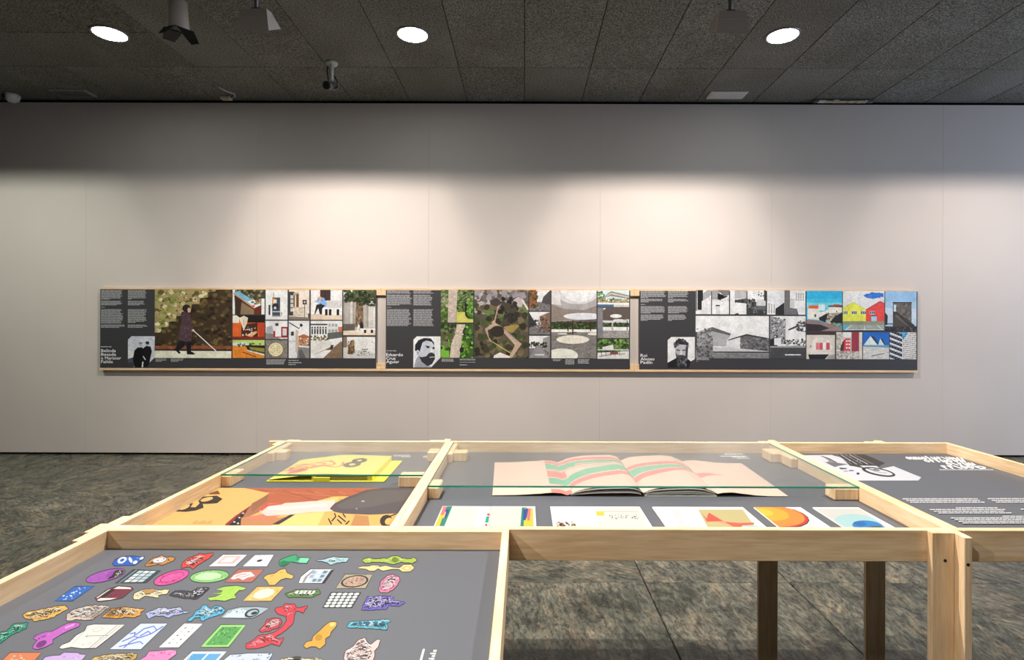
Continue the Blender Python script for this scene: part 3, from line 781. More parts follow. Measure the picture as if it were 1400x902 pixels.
ornament(B, [(1010, 480), (1060, 465), (1120, 435), (1330, 440), (1360, 430), (1385, 475), (1340, 490), (1290, 520), (1120, 515), (1050, 520)], (92, 132, 66), 'carved',
         lambda p, s: [p.poly([(1115 + 44 * i, 490), (1135 + 44 * i, 455), (1158 + 44 * i, 455), (1138 + 44 * i, 490)], (240, 244, 236)) for i in range(5)])
q24 = [(320, 625), (410, 468), (725, 468), (630, 625)]
ornament(C, q24, (84, 90, 92), 'plain', lambda p, s: [p.poly(uvell(q24, .11 + .195 * i, .1 + .2 * j, .085, .085, 10), (232, 236, 234)) for i in range(5) for j in range(5)])
ornament(C, [(735, 650), (800, 510), (990, 505), (1070, 515), (1070, 550), (1200, 575), (1130, 610), (1020, 600), (1000, 640), (850, 650)], (112, 98, 196), 'carved',
         lambda p, s: p.blobs((770, 515, 1150, 645), 40, 16, [(170, 160, 236), (60, 48, 120)], grow(s, -12), 0.4, -60))
ornament(E, [(245, 160), (290, 130), (400, 110), (500, 90), (640, 65), (690, 62), (725, 95), (620, 150), (560, 185), (480, 205), (360, 228), (350, 205), (270, 195)], (228, 182, 92))
ornament(E, [(705, 215), (715, 150), (790, 105), (900, 75), (960, 60), (1120, 60), (1165, 72), (975, 210), (900, 215), (820, 205), (740, 222)], (220, 200, 186), 'carved', lambda p, s: p.line([(1140, 78), (968, 206)], 7, (70, 60, 58)))
ornament(Fv, [(-155, 185), (-60, 95), (90, 80), (200, 95), (300, 100), (250, 130), (250, 160), (190, 185), (100, 180), (-20, 195)], (230, 164, 62), 'carved',
         lambda p, s: (p.blobs((-60, 90, 90, 185), 30, 18, [(110, 72, 36), (80, 52, 30), (190, 130, 60)], [(-60, 190), (10, 95), (90, 88), (60, 180)], 0.5, -30), [p.line([(-120 + 22 * i, 182), (-50 + 22 * i, 100)], 6, (110, 70, 30)) for i in range(3)]))
ornament(Fv, [(300, 145), (380, 115), (440, 85), (520, 85), (540, 100), (680, 80), (690, 110), (770, 130), (680, 150), (600, 160), (550, 190), (500, 170), (400, 170), (340, 200)], (172, 182, 226))
ornament(Fv, [(745, 225), (800, 180), (840, 120), (890, 95), (910, 60), (960, 60), (960, 80), (1000, 100), (1050, 65), (1100, 70), (1150, 105), (1110, 150), (1040, 170), (960, 200), (920, 225), (890, 215), (890, 180), (820, 190), (790, 225)], (84, 182, 222))
ornament(G, [(-140, 190), (-60, 110), (60, 80), (250, 75), (370, 90), (280, 150), (200, 190), (100, 195)], (166, 186, 196), 'plain', lambda p, s: (
         p.poly([(-110, 186), (-40, 118), (70, 92), (130, 110), (110, 186)], (206, 222, 230)), p.blobs((-80, 100, 120, 150), 14, 12, [(52, 60, 68)], None, 0.5, -30),
         p.poly(ellp(190, 140, 82, 42, -18), (40, 46, 54)), p.poly(ellp(196, 140, 60, 28, -18), (170, 192, 202)), p.poly(ellp(214, 142, 34, 15, -18), (32, 36, 42))))
ornament(G, [(435, 110), (440, 90), (520, 70), (540, 45), (650, 50), (660, 85), (735, 78), (780, 62), (735, 140), (700, 120), (650, 120), (625, 250), (540, 330), (470, 370), (430, 405), (490, 420), (530, 402), (480, 490), (400, 460), (330, 490), (250, 515), (130, 515), (130, 470), (220, 420), (260, 380), (340, 375), (420, 350), (500, 300), (560, 220), (560, 170), (480, 155)], (208, 60, 76), 'carved')
ornament(G, [(265, 325), (330, 265), (350, 215), (420, 195), (490, 200), (510, 235), (470, 290), (380, 330), (290, 340)], (208, 60, 76))
ornament(G, [(740, 490), (770, 450), (830, 435), (840, 390), (900, 340), (960, 280), (1020, 235), (1090, 235), (1090, 275), (1030, 340), (1020, 380), (970, 410), (970, 470), (910, 520), (870, 495), (820, 495), (770, 515)], (218, 168, 64), 'smooth',
         lambda p, s: (p.ell(1045, 262, 30, 20, (246, 214, 130), -20), p.ell(900, 400, 40, 34, (190, 140, 40), -30)))
ornament(H, [(85, 100), (110, 60), (420, 40), (430, 55), (390, 70), (410, 100), (400, 120), (200, 105)], (92, 184, 206), 'carved', lambda p, s: [p.ell(190 + 60 * i, 78, 17, 14, (24, 104, 140)) for i in range(4)])
ornament(H, [(60, 345), (75, 290), (130, 260), (170, 210), (220, 185), (240, 215), (270, 240), (330, 200), (350, 205), (330, 260), (300, 290), (300, 340), (280, 400), (250, 440), (90, 430)], (236, 206, 202))
ornament(E, [(-40, 470), (0, 350), (80, 330), (150, 255), (300, 245), (280, 300), (150, 360), (80, 400), (0, 465)], (30, 152, 122))
ornament(E, [(355, 410), (380, 380), (500, 340), (550, 340), (640, 290), (720, 250), (800, 240), (850, 250), (840, 280), (740, 320), (640, 370), (560, 420), (560, 460), (480, 500), (400, 525), (350, 515), (360, 480), (400, 430)], (200, 104, 202), 'smooth',
         lambda p, s: (p.blobs((370, 345, 530, 420), 30, 16, [(110, 50, 115), (160, 80, 165)], [(365, 410), (390, 382), (520, 345), (500, 400), (420, 425)], 0.5, -30), p.poly(ellp(440, 470, 62, 30, -28), (120, 50, 125)), p.line([(690, 300), (790, 262)], 16, (240, 175, 242))))
ornament(E, [(630, 510), (660, 480), (740, 450), (810, 380), (900, 330), (930, 275), (1000, 262), (1325, 265), (1200, 370), (1020, 510), (870, 515), (760, 500), (660, 520)], (240, 237, 230), 'plain', lambda p, s: (
         p.line([(950, 510), (1250, 270)], 6, (130, 125, 118)), p.line([(985, 508), (1285, 270)], 5, (150, 145, 138)), p.line([(905, 385), (1150, 378)], 8, (165, 160, 156)), p.line([(770, 470), (950, 280)], 6, (190, 186, 180)),
         p.blobs((800, 290, 1100, 480), 24, 12, [(70, 68, 72), (180, 178, 176)], grow(s, -30), 0.4, -30), p.ell(1040, 315, 62, 26, (214, 211, 206), -15), p.ell(1040, 315, 46, 17, (240, 237, 230), -15)))
q41 = [(600, 670), (770, 530), (915, 530), (770, 670)]
ornament(D, q41, (214, 226, 246), 'plain', lambda p, s: [p.line([quad_at(q41, u, v) for u, v in L], 5, (62, 92, 205)) for L in
         ([(.1, .3), (.3, .5), (.55, .45), (.8, .6), (.95, .9)], [(.2, .1), (.45, .2), (.7, .3), (.9, .2)], [(.3, .55), (.35, .8), (.6, .9), (.85, .75)], [(.05, .6), (.2, .65), (.3, .5)], [(.5, .5), (.6, .7), (.8, .6)], [(.4, .05), (.4, .3), (.5, .45)])])
q42 = [(445, 505), (715, 252), (910, 255), (655, 505)]
ornament(Fv, q42, (242, 242, 243), 'plain', lambda p, s: ([p.line([quad_at(q42, .12 + .19 * i, .04), quad_at(q42, .12 + .19 * i, .96)], 3, (205, 205, 210)) for i in range(5)], [p.line([quad_at(q42, .04, .1 + .16 * i), quad_at(q42, .96, .1 + .16 * i)], 3, (205, 205, 210)) for i in range(6)],
         [p.poly(uvell(q42, .31 + .38 * (i % 2), .18 + .16 * i, .05, .028, 8), (52, 52, 60)) for i in range(5)], [p.poly(uvell(q42, .69 - .38 * (i % 2), .18 + .16 * i, .035, .02, 8), (110, 110, 118)) for i in range(5)]))
q43 = [(890, 500), (1105, 268), (1370, 268), (1185, 500)]
ornament(Fv, q43, (158, 224, 124), 'plain', lambda p, s: (p.poly(sub(q43, .1, .08, .9, .92), (88, 165, 86)), p.blobs((930, 280, 1330, 490), 120, 15, [(34, 92, 56), (150, 214, 122), (24, 70, 46), (110, 190, 100)], sub(q43, .13, .1, .87, .9), 0.42, -40)))
ornament(E, [(-60, 720), (110, 562), (440, 562), (300, 720)], (224, 132, 88), 'plain', lambda p, s: p.blobs((110, 590, 260, 700), 20, 18, [(240, 234, 220), (200, 214, 190)], None, 0.5, -30))
ornament(E, [(440, 660), (480, 610), (560, 595), (640, 590), (680, 560), (830, 565), (850, 580), (915, 585), (870, 640), (850, 720), (700, 760), (420, 730)], (208, 178, 234), 'smooth')
ornament(D, [(480, 738), (520, 712), (600, 700), (680, 694), (750, 695), (745, 715), (700, 750), (560, 760)], (208, 172, 82))
ornament(Fv, [(240, 640), (310, 600), (340, 550), (430, 545), (500, 540), (560, 530), (630, 540), (630, 575), (540, 640), (480, 720), (330, 740), (210, 710)], (240, 140, 196), 'smooth', lambda p, s: p.blobs((330, 545, 560, 600), 14, 22, [(222, 60, 150), (250, 190, 220)], grow(s, -12), 0.4, -40))
q48 = [(600, 740), (800, 550), (1165, 550), (990, 740)]
ornament(Fv, q48, (240, 242, 244), 'plain', lambda p, s: (p.poly(sub(q48, .08, .1, .5, .88), (86, 164, 216)), p.poly(sub(q48, .55, .1, .92, .88), (96, 170, 220)), p.blobs((720, 590, 860, 640), 10, 14, [(230, 234, 238), (170, 180, 190)], None, 0.4, -30)))
ornament(G, [(-110, 640), (-40, 585), (60, 580), (150, 570), (410, 570), (380, 625), (300, 720), (-130, 720)], (206, 218, 236), 'plain', lambda p, s: p.blobs((-100, 575, 400, 715), 50, 22, [(70, 92, 140), (236, 240, 246), (120, 140, 180)], grow(s, -10), 0.35, -20))
ornament(G, [(450, 690), (500, 625), (680, 620), (940, 632), (900, 720), (640, 750), (450, 730)], (206, 190, 142), 'carved', lambda p, s: p.ell(670, 640, 50, 18, (58, 56, 60)))
# title set along the side of the sheet
p = Print(H, LV, gain=1.95)
p.poly([(688, 277), (697, 273), (706, 277), (668, 420), (648, 420)], (240, 240, 240))
for k in range(7):
    y = 282 + 21 * k; dx = -6.2 * k
    p.poly([(770 + dx, y + 16), (775 + dx, y), (802 + dx, y + (k % 2) * 3), (796 + dx, y + 18)], (236, 236, 238))
    if k % 2: p.poly([(752 + dx, y + 14), (756 + dx, y + 2), (775 + dx, y + 4), (770 + dx, y + 15)], (236, 236, 238))
p.build('title_lettering', near_tray, M_GLOSS)

# ------------------------------------------------------------------ left tray: large colour photograph, yellow book
I = (200, 655, 3.889)
p = Print(I, LV, frame=(-140, 47, 1460, 262), gain=1.95)
SK = (248, 216, 206)
p.poly([(-140, 262), (380, 47), (1460, 47), (1460, 262)], (244, 190, 104))
p.poly([(150, 140), (385, 47), (520, 47), (655, 74), (560, 140), (440, 220), (415, 262), (-140, 262)], (240, 192, 116))
p.poly([(330, 75), (380, 60), (395, 80), (330, 82)], (120, 66, 40))
wd = [(520, 47), (1260, 47), (1180, 85), (1010, 92), (905, 118), (655, 130), (620, 150), (600, 140), (655, 74)]
p.poly(wd, (192, 104, 72))
for k in range(16): p.line([(500 + 55 * k, 150), (640 + 60 * k, 40)] if False else [(600 + 42 * k, 60 + (k % 3) * 9), (800 + 38 * k, 92 + (k % 4) * 8)], 5, [(168, 84, 56), (214, 128, 94), (180, 94, 62)][k % 3])
p.poly([(655, 74), (640, 120), (600, 175), (520, 210), (470, 262), (430, 262), (555, 140)], (176, 118, 84))
p.poly([(560, 130), (655, 78), (640, 118), (560, 180)], (160, 104, 72))
p.poly([(900, 118), (1000, 92), (1030, 104), (980, 130), (905, 132)], (250, 206, 122))
p.poly([(420, 240), (470, 198), (556, 140), (530, 175), (505, 215), (490, 262), (420, 262)], (150, 44, 44))
p.poly([(440, 245), (480, 205), (535, 165), (515, 200), (500, 262), (440, 262)], (34, 28, 30))
for (x, y) in ((468, 228), (495, 205), (488, 236), (515, 182)): p.ell(x, y, 6, 4, (225, 215, 200))
p.poly([(505, 205), (560, 196), (620, 190), (700, 206), (760, 200), (640, 262), (500, 262)], (206, 140, 92))
p.poly([(600, 262), (680, 242), (800, 185), (960, 172), (900, 262)], (252, 216, 132))
p.poly([(905, 262), (950, 172), (1060, 184), (1260, 192), (1400, 176), (1460, 262)], (240, 186, 104))
p.poly([(1110, 190), (1180, 196), (1190, 262), (1080, 262)], (198, 140, 84))
p.poly([(520, 207), (620, 186), (720, 190), (690, 205), (560, 212)], (226, 132, 112))
p.poly([(600, 150), (650, 132), (750, 128), (880, 118), (1000, 112), (1010, 145), (985, 172), (860, 178), (760, 190), (640, 196), (610, 180)], SK)
p.poly([(598, 152), (640, 134), (740, 126), (720, 136), (650, 144), (612, 172)], (214, 92, 78))
p.poly([(640, 150), (760, 146), (960, 130), (960, 145), (760, 162), (650, 166)], (254, 234, 226))
p.poly([(975, 158), (1000, 130), (1060, 100), (1170, 58), (1260, 47), (1460, 47), (1460, 165), (1340, 182), (1180, 190), (1050, 184), (1000, 174)], (92, 82, 88))
p.poly([(1010, 140), (1100, 98), (1200, 62), (1440, 55), (1380, 110), (1180, 150), (1040, 160)], (104, 96, 96))
p.ell(1152, 118, 10, 4, (190, 186, 184)); p.ell(1118, 158, 6, 3, (180, 176, 176))
blk = (44, 38, 40)
p.poly([(150, 172), (215, 132), (250, 128), (235, 150), (262, 150), (285, 128), (275, 118), (300, 94), (375, 88), (405, 106), (378, 128), (330, 132), (300, 132), (305, 152), (262, 168), (210, 174)], blk)
p.ell(322, 108, 34, 10, (240, 192, 116), -14); p.ell(205, 150, 30, 9, (240, 192, 116), -24)
for x in range(250, 345, 13): p.line([(x, 238), (x + 9, 228 - (x % 3) * 4)], 3, (180, 130, 80))
p.poly([(668, 242), (765, 190), (790, 190), (705, 242)], (58, 50, 54))
for L in ([(1000, 182), (1008, 200), (985, 225)], [(968, 210), (985, 242)], [(1020, 195), (1060, 228)], [(1015, 215), (1040, 238)], [(1045, 185), (1060, 205)], [(1080, 222), (1060, 242)]): p.line(L, 7, blk)
p.ell(1275, 222, 34, 30, blk, -30); p.poly([(1270, 205), (1320, 186), (1340, 184), (1300, 200), (1290, 215)], blk); p.ell(1290, 226, 22, 18, (240, 186, 104), -30)
# keep the sheet inside the tray
def fit(o, x0, x1, y0, y1):
    base = wloc(o)
    for v in o.data.vertices:
        v.co.x = min(max(v.co.x, x0 - base.x), x1 - base.x); v.co.y = min(max(v.co.y, y0 - base.y), y1 - base.y)
o = p.build('printed_photo', trays['left'], M_GLOSS, label='large glossy photograph of yellow books, a wooden table and an arm')
fit(o, XA + 0.017, XD1 - 0.017, YF + 0.019, YB - 0.0175)
p = Print((360, 595, 5.0), LV, gain=1.0)
p.text(878, 134, 1005, 152, 3, (200, 200, 200), 0.5, right=True); p.text(1085, 140, 1130, 160, 3, (200, 200, 200), 0.5, right=True)
p.build('caption_text', trays['left'], M_PRINT)['kind'] = 'stuff'

def ink_grid(name, nx, ny, pos, colf, mat, parent=None, loc=None, smooth=True, gain=1.6):
    vs_ = [pos(i / nx, j / ny) for j in range(ny + 1) for i in range(nx + 1)]
    fs, cl = [], []
    for j in range(ny):
        for i in range(nx):
            a = j * (nx + 1) + i; fs.append((a, a + 1, a + nx + 2, a + nx + 1))
            cl.append(tuple(min(0.9, v / gain) for v in lin(colf((i + .5) / nx, (j + .5) / ny))))
    o = mesh(name, vs_, fs, mat, parent, loc, smooth=smooth)
    at = o.data.color_attributes.new('ink', 'FLOAT_COLOR', 'CORNER'); buf = []
    for c in cl: buf += [*c, 1.0] * 4
    at.data.foreach_set('color', buf)
    return o

bk = thing('yellow_book', (-0.58, 1.9, TRAY), 'bright yellow book with a black 8 and a red octopus drawing on its cover', 'book')
FL, FR, BR_ = on_level(364, 659, TRAY), on_level(523.5, 659.4, TRAY), on_level(547, 631.2, TRAY)
BKX0, BKX1, BKY0, BKY1 = FL.x, FR.x + 0.004, FR.y, BR_.y
box('back_cover', (BKX0, BKX1, BKY0, BKY1, TRAY + 0.0006, TRAY + 0.0045), M_YELLOW, bk, bev=0.0008)
CX0, CX1, CY0, CY1 = BKX0 + 0.003, BKX1 - 0.042, BKY0 + 0.003, BKY1 - 0.003
def cov_h(u): # height of the cover over the tray from left to right
    return 0.0057 + 0.0178 * min(1, u / 0.42) ** 0.8 + 0.0032 * math.sin(math.pi * max(0, min(1, (u - 0.3) / 0.6)))
def cov_pos(u, v): return (CX0 + (CX1 - CX0) * u, CY0 + (CY1 - CY0) * v, TRAY + cov_h(u))
def seg_d(p_, a, b):
    ax, ay = b[0] - a[0], b[1] - a[1]; t_ = max(0, min(1, ((p_[0] - a[0]) * ax + (p_[1] - a[1]) * ay) / (ax * ax + ay * ay + 1e-9)))
    return math.hypot(p_[0] - a[0] - ax * t_, p_[1] - a[1] - ay * t_)
tent = []
for k in range(8):
    a = 0.25 + k * 0.42; pts = []
    for j in range(14):
        r = 0.016 + 0.008 * j; aa = a + 0.55 * math.sin(j * 0.55 + k) * (j / 13)
        pts.append((0.061 + r * math.cos(aa) * 1.1, 0.069 + r * math.sin(aa) * 0.8))
    tent.append(pts)
CW, CD = CX1 - CX0, CY1 - CY0
def cov_col(u, v):
    y = (244, 236, 120); x_, y_ = u * CW, v * CD
    for cu, cv, ro, ri in ((0.728, 0.685, 0.026, 0.0085), (0.70, 0.47, 0.029, 0.0105)):
        d = math.hypot((u - cu) * CW, (v - cv) * CD * 0.72)
        if ri < d < ro: return (62, 60, 62)
    bx, by = (x_ - 0.20 * CW), (y_ - 0.28 * CD)
    c, q = math.cos(0.5), math.sin(0.5); ex, ey = bx * c + by * q, -bx * q + by * c
    if (ex / 0.034) ** 2 + (ey / 0.021) ** 2 < 1: return (232, 92, 84)
    ox, oy = 0.20 * CW - 0.0365, 0.28 * CD - 0.0487
    for pts in tent:
        for a, b in zip(pts[:-1], pts[1:]):
            if seg_d((x_ - ox, y_ - oy), a, b) < 0.0046: return (232, 100, 92)
    return y
ink_grid('front_cover', 120, 90, cov_pos, cov_col, M_GLOSS, bk)
# block of pages under the cover, gatefold flap at the front
def ribbon(name, xs, top, bot, y0, y1, mat, parent):
    vs_, fs = [], []
    for x in xs: vs_ += [(x, y0, bot(x)), (x, y1, bot(x)), (x, y1, top(x)), (x, y0, top(x))]
    for i in range(len(xs) - 1):
        for k in range(4):
            a, b = i * 4 + k, i * 4 + (k + 1) % 4; fs.append((a, a + 4, b + 4, b))
    n = len(xs) - 1; fs.append((0, 1, 2, 3)); fs.append((n * 4 + 3, n * 4 + 2, n * 4 + 1, n * 4))
    return mesh(name, vs_, fs, mat, parent, smooth=False)
xs = [CX0 + CW * (0.42 + 0.58 * k / 14) for k in range(15)]
ch = lambda x: TRAY + cov_h((x - CX0) / CW)
ribbon('pages', xs, lambda x: ch(x) - 0.0012, lambda x: TRAY + 0.0055, CY0 + 0.002, CY1, plain('page_edges', (214, 200, 70), 0.6), bk)
for k in range(3):  # dark strips colouring in the shade between the page edges
    ribbon('page_gap_shade', xs[1:-1], (lambda k: lambda x: TRAY + 0.009 + 0.0048 * k)(k), (lambda k: lambda x: TRAY + 0.0072 + 0.0048 * k)(k), CY0 + 0.0012, CY0 + 0.003, plain('gap_shadow', (60, 50, 20), 0.8), bk)
box('flap', (CX0 + CW * 0.44, CX0 + CW * 0.60, CY0 - 0.003, CY0 + 0.0012, TRAY + 0.0048, TRAY + 0.016), M_YELLOW, bk, bev=0.0005)
box('spine', (CX1 + 0.0003, CX1 + 0.003, CY0, CY1, TRAY + 0.0048, ch(CX1) - 0.0002), M_YELLOW, bk, bev=0.0004)

# ------------------------------------------------------------------ middle tray: fold-out book and booklets
fb = thing('foldout_book', (0.35, 1.89, TRAY), 'wide open fold-out book with pale pink pages and green and coral bands', 'book')
PROF = [(-0.0933, 0.0012), (-0.0243, 0.0024), (0.0487, 0.0065), (0.0852, 0.0097), (0.1135, 0.0081), (0.1338, 0.0024), (0.15, 0.0081), (0.1671, 0.0162), (0.1946, 0.0227), (0.2295, 0.0276), (0.2757, 0.03), (0.3228, 0.0308), (0.3487, 0.0243), (0.3641, 0.0097),
        (0.3812, 0.0178), (0.4023, 0.0235), (0.4461, 0.0276), (0.5085, 0.03), (0.5434, 0.0268), (0.5677, 0.0178), (0.588, 0.0081), (0.6083, 0.0114), (0.6326, 0.0122), (0.665, 0.0081), (0.7056, 0.0032), (0.7461, 0.0012), (0.8029, 0.001)]
def ph(x, f=1.0):
    for (xa, ha), (xb, hb) in zip(PROF[:-1], PROF[1:]):
        if x <= xb:
            t_ = (x - xa) / (xb - xa); t_ = t_ * t_ * (3 - 2 * t_) * 0.4 + t_ * 0.6; return (ha + (hb - ha) * t_) * f
    return PROF[-1][1]
FY0, FY1 = 1.6934, 2.0940
def fpos(u, v):
    x = -.0933 + 0.8962 * u; sk = (x - 0.349) * 0.03 * v
    return (x + sk, FY0 + (FY1 - FY0) * v, TRAY + 0.0008 + ph(x))
GRN, COR, PNK, LPK = (120, 196, 162), (242, 142, 136), (248, 214, 196), (250, 186, 174)
def fcol(u, v):
    x = -.0933 + 0.8962 * u
    if x < .0852: return PNK
    if x < .3641:
        t_ = (x - .0852) / .279
        w_ = lambda a, b: a + (b - a) * min(1, t_ * 1.6) ** 0.7
        if w_(.90, .84) < v < w_(.99, .93): return COR
        if w_(.68, .70) < v < w_(.88, .82): return GRN if not (t_ > .35 and abs(v - .73 - .02 * (1 - t_)) < .016) else LPK
        if t_ < .22 and .44 < v < .62: return COR
        if t_ < .25 and .24 < v < .41: return GRN
        if t_ >= .22:
            lo = .22 + .30 * ((t_ - .22) / .78) ** .6
            if lo < v < lo + .17: return GRN
            if lo - .14 < v < lo - .03: return COR
        elif v < .10: return COR
        if .62 <= v < .68: return LPK
        return PNK
    if x < .588:
        t_ = (x - .3641) / .2238
        a = .60 + .10 * t_
        if a + .03 < v < a + .12: return COR
        g0 = .40 + .24 * t_ ** .7
        if g0 < v < a + .01: return GRN
        if g0 - .15 * (1 - .4 * t_) < v < g0 - .02: return COR
        return PNK
    t_ = (x - .588) / .0892
    if 0 <= t_ < 1 and abs(v - .50 - .03 * t_) < .07 * (1 - t_): return COR
    return PNK
ink_grid('top_pages', 200, 80, fpos, fcol, M_PRINT, fb)
def sheet(x0, x1, f, mat, name='page_sheet', th=0.0012, inset=0.002):
    n = 22; xs = [x0 + (x1 - x0) * k / n for k in range(n + 1)]
    ribbon(name, xs, lambda x: TRAY + 0.0012 + ph(x) * f, lambda x: TRAY + 0.0012 + ph(x) * f - th, FY0 - inset, FY1 - 0.004, mat, fb)
for f in (0.35, 0.8): sheet(.1444, .3568, f, M_PAGE)
for f in (0.30, 0.45, 0.78): sheet(.3714, .5799, f, M_PAGE)
box('cover_board', (.1338, .3633, FY0 + 0.01, FY1 - 0.01, TRAY + 0.0004, TRAY + 0.0024), plain('maroon_lining', (120, 66, 60), 0.6), fb, bev=0)
box('cover_board', (.369, .5855, FY0 - 0.003, FY1 - 0.01, TRAY + 0.0004, TRAY + 0.0040), M_PAGE, fb, bev=0.0005)
p = Print((970, 590, 10.0), LV, gain=1.0)
p.text(205, 300, 455, 318, 1, (215, 215, 215), 1, 0.7); p.text(150, 330, 490, 346, 1, (215, 215, 215), 1, 0.7); p.text(310, 344, 520, 358, 1, (215, 215, 215), 1, 0.7); p.text(370, 362, 550, 375, 1, (205, 205, 205), 1, 0.7)
p.text(810, 362, 1010, 376, 1, (205, 205, 205), 1, 0.7); p.text(860, 378, 1015, 392, 1, (215, 215, 215), 1, 0.7)
p.build('caption_text', trays['mid'], M_PRINT)['kind'] = 'stuff'

L_ = (580, 680, 4.1176); Mv = (880, 680, 3.684)
def booklet(x0, x1, label, view, paint, h=0.005):
    y0, y1 = 1.342, 1.583
    t_ = thing('booklet', ((x0 + x1) / 2, (y0 + y1) / 2, TRAY), label, 'booklet', 'booklets along the front of the middle tray')
    box('pages', (x0, x1, y0, y1, TRAY + 0.0005, TRAY + h), M_PAGE, t_, bev=0.0006)
    z = TRAY + h
    p_ = Print(view, ('level', z), gain=1.95); paint(p_)
    o = p_.build('printed_page', t_, M_PRINT, step=1e-5, lift=0.0002)
    fit(o, x0 + 0.0008, x1 - 0.0008, y0 + 0.0008, y1 - 0.0008)
    return t_
GR2, BL2, YE2, PK2 = (34, 142, 118), (46, 70, 160), (248, 206, 70), (238, 120, 126)
def b1(p_):
    p_.poly([(100, 50), (640, 55), (640, 230), (30, 230)], (232, 226, 218)); p_.poly([(305, 50), (375, 50), (350, 230), (260, 230)], (244, 246, 250)); p_.poly([(370, 50), (380, 50), (368, 230), (352, 230)], (224, 214, 206))
    p_.poly([(110, 50), (158, 50), (85, 230), (30, 230)], YE2); p_.poly([(125, 50), (158, 50), (85, 230), (62, 230)], GR2); p_.poly([(108, 50), (128, 50), (110, 98), (92, 98)], PK2); p_.poly([(122, 68), (142, 68), (122, 116), (100, 116)], BL2); p_.poly([(118, 80), (124, 80), (112, 116), (98, 116)], YE2)
    p_.poly([(550, 55), (578, 55), (576, 230), (536, 230)], GR2); p_.poly([(565, 60), (612, 62), (616, 230), (556, 230)], YE2); p_.poly([(560, 64), (578, 64), (572, 128), (556, 128)], BL2); p_.poly([(584, 62), (600, 62), (594, 130), (580, 130)], PK2); p_.poly([(574, 62), (586, 62), (578, 116), (566, 116)], (60, 80, 150))
    p_.poly([(613, 55), (640, 55), (640, 230), (617, 230)], (250, 250, 250))
    p_.ell(361, 96, 8, 6, (222, 48, 56)); p_.poly([(350, 106), (366, 106), (360, 142), (342, 142)], (32, 176, 150)); p_.ell(349, 155, 7, 6, (222, 48, 56)); p_.line([(366, 55), (361, 90)], 2, (200, 170, 160))
booklet(-0.2279, 0.0341, 'open booklet with green, blue and yellow striped page edges', L_, b1)
def b2(p_):
    p_.poly([(690, 60), (1230, 60), (1290, 230), (690, 230)], (238, 238, 240)); p_.poly([(966, 60), (1220, 60), (1280, 230), (985, 230)], (234, 232, 226)); p_.poly([(966, 78), (1010, 78), (1014, 102), (972, 102)], (242, 216, 80)); p_.line([(1010, 78), (1205, 80)], 5, (214, 210, 190))
    p_.blobs((1040, 98, 1205, 122), 40, 6, [(70, 64, 60), (200, 180, 120), (160, 150, 140), (30, 30, 30)], None, 0.6); p_.blobs((730, 140, 850, 165), 30, 9, [(190, 176, 100), (60, 50, 44), (150, 60, 40), (214, 200, 150)], None, 0.7)
    p_.poly([(764, 152), (772, 140), (778, 162), (766, 164)], (70, 30, 24))
booklet(0.0766, 0.3298, 'open white booklet with a yellow corner square and tiny drawings', L_, b2)
def b3(p_):
    p_.poly([(40, 60), (280, 60), (400, 260), (130, 260)], (240, 240, 243)); p_.poly([(140, 62), (180, 62), (280, 260), (230, 260)], (228, 228, 234)); p_.poly([(274, 60), (500, 60), (680, 260), (400, 260)], (212, 198, 140))
    p_.poly([(498, 60), (505, 60), (690, 260), (660, 260)], (244, 242, 236))
    for c, q in (((238, 96, 76), [(328, 76), (404, 120), (316, 122), (318, 100)]), ((246, 178, 140), [(372, 122), (420, 121), (450, 133), (410, 140)]), ((240, 106, 80), [(404, 122), (480, 128), (556, 126), (556, 136), (510, 140), (500, 152), (452, 148)]), ((232, 90, 72), [(290, 76), (322, 112), (330, 124), (316, 116)]), ((190, 222, 226), [(490, 150), (500, 140), (575, 142), (582, 160)])): p_.poly(q, c)
booklet(0.3650, 0.6212, 'open booklet with a white page and a tan page of red triangles', Mv, b3)
def b4(p_):
    p_.poly([(550, 58), (800, 58), (1000, 260), (720, 260)], (242, 240, 234)); p_.ell(640, 96, 196, 58, (70, 56, 66), 6); p_.ell(638, 94, 192, 55, (226, 62, 48), 6); p_.ell(632, 90, 182, 54, (246, 154, 66), 6); p_.ell(622, 82, 112, 34, (250, 188, 58), 6); p_.ell(600, 76, 52, 18, (252, 214, 74), 6)
    p_.poly([(520, 40), (556, 58), (760, 260), (520, 260)], (250, 184, 60)) if False else None
booklet(0.6520, 0.7850, 'booklet printed with concentric orange, yellow and red arcs', Mv, b4)
def b5(p_):
    p_.poly([(840, 56), (1090, 56), (1400, 260), (1060, 260)], (228, 226, 220)); p_.ell(1075, 130, 120, 46, (186, 226, 228), 6); p_.ell(1130, 144, 80, 28, (40, 140, 214), 6); p_.ell(1090, 132, 34, 12, (30, 116, 190), 6); p_.ell(1182, 154, 46, 9, (60, 70, 86), 4); p_.ell(1190, 158, 40, 7, (64, 196, 196), 4)
booklet(0.8183, 0.9489, 'booklet printed with pale blue and deep blue arcs', Mv, b5)

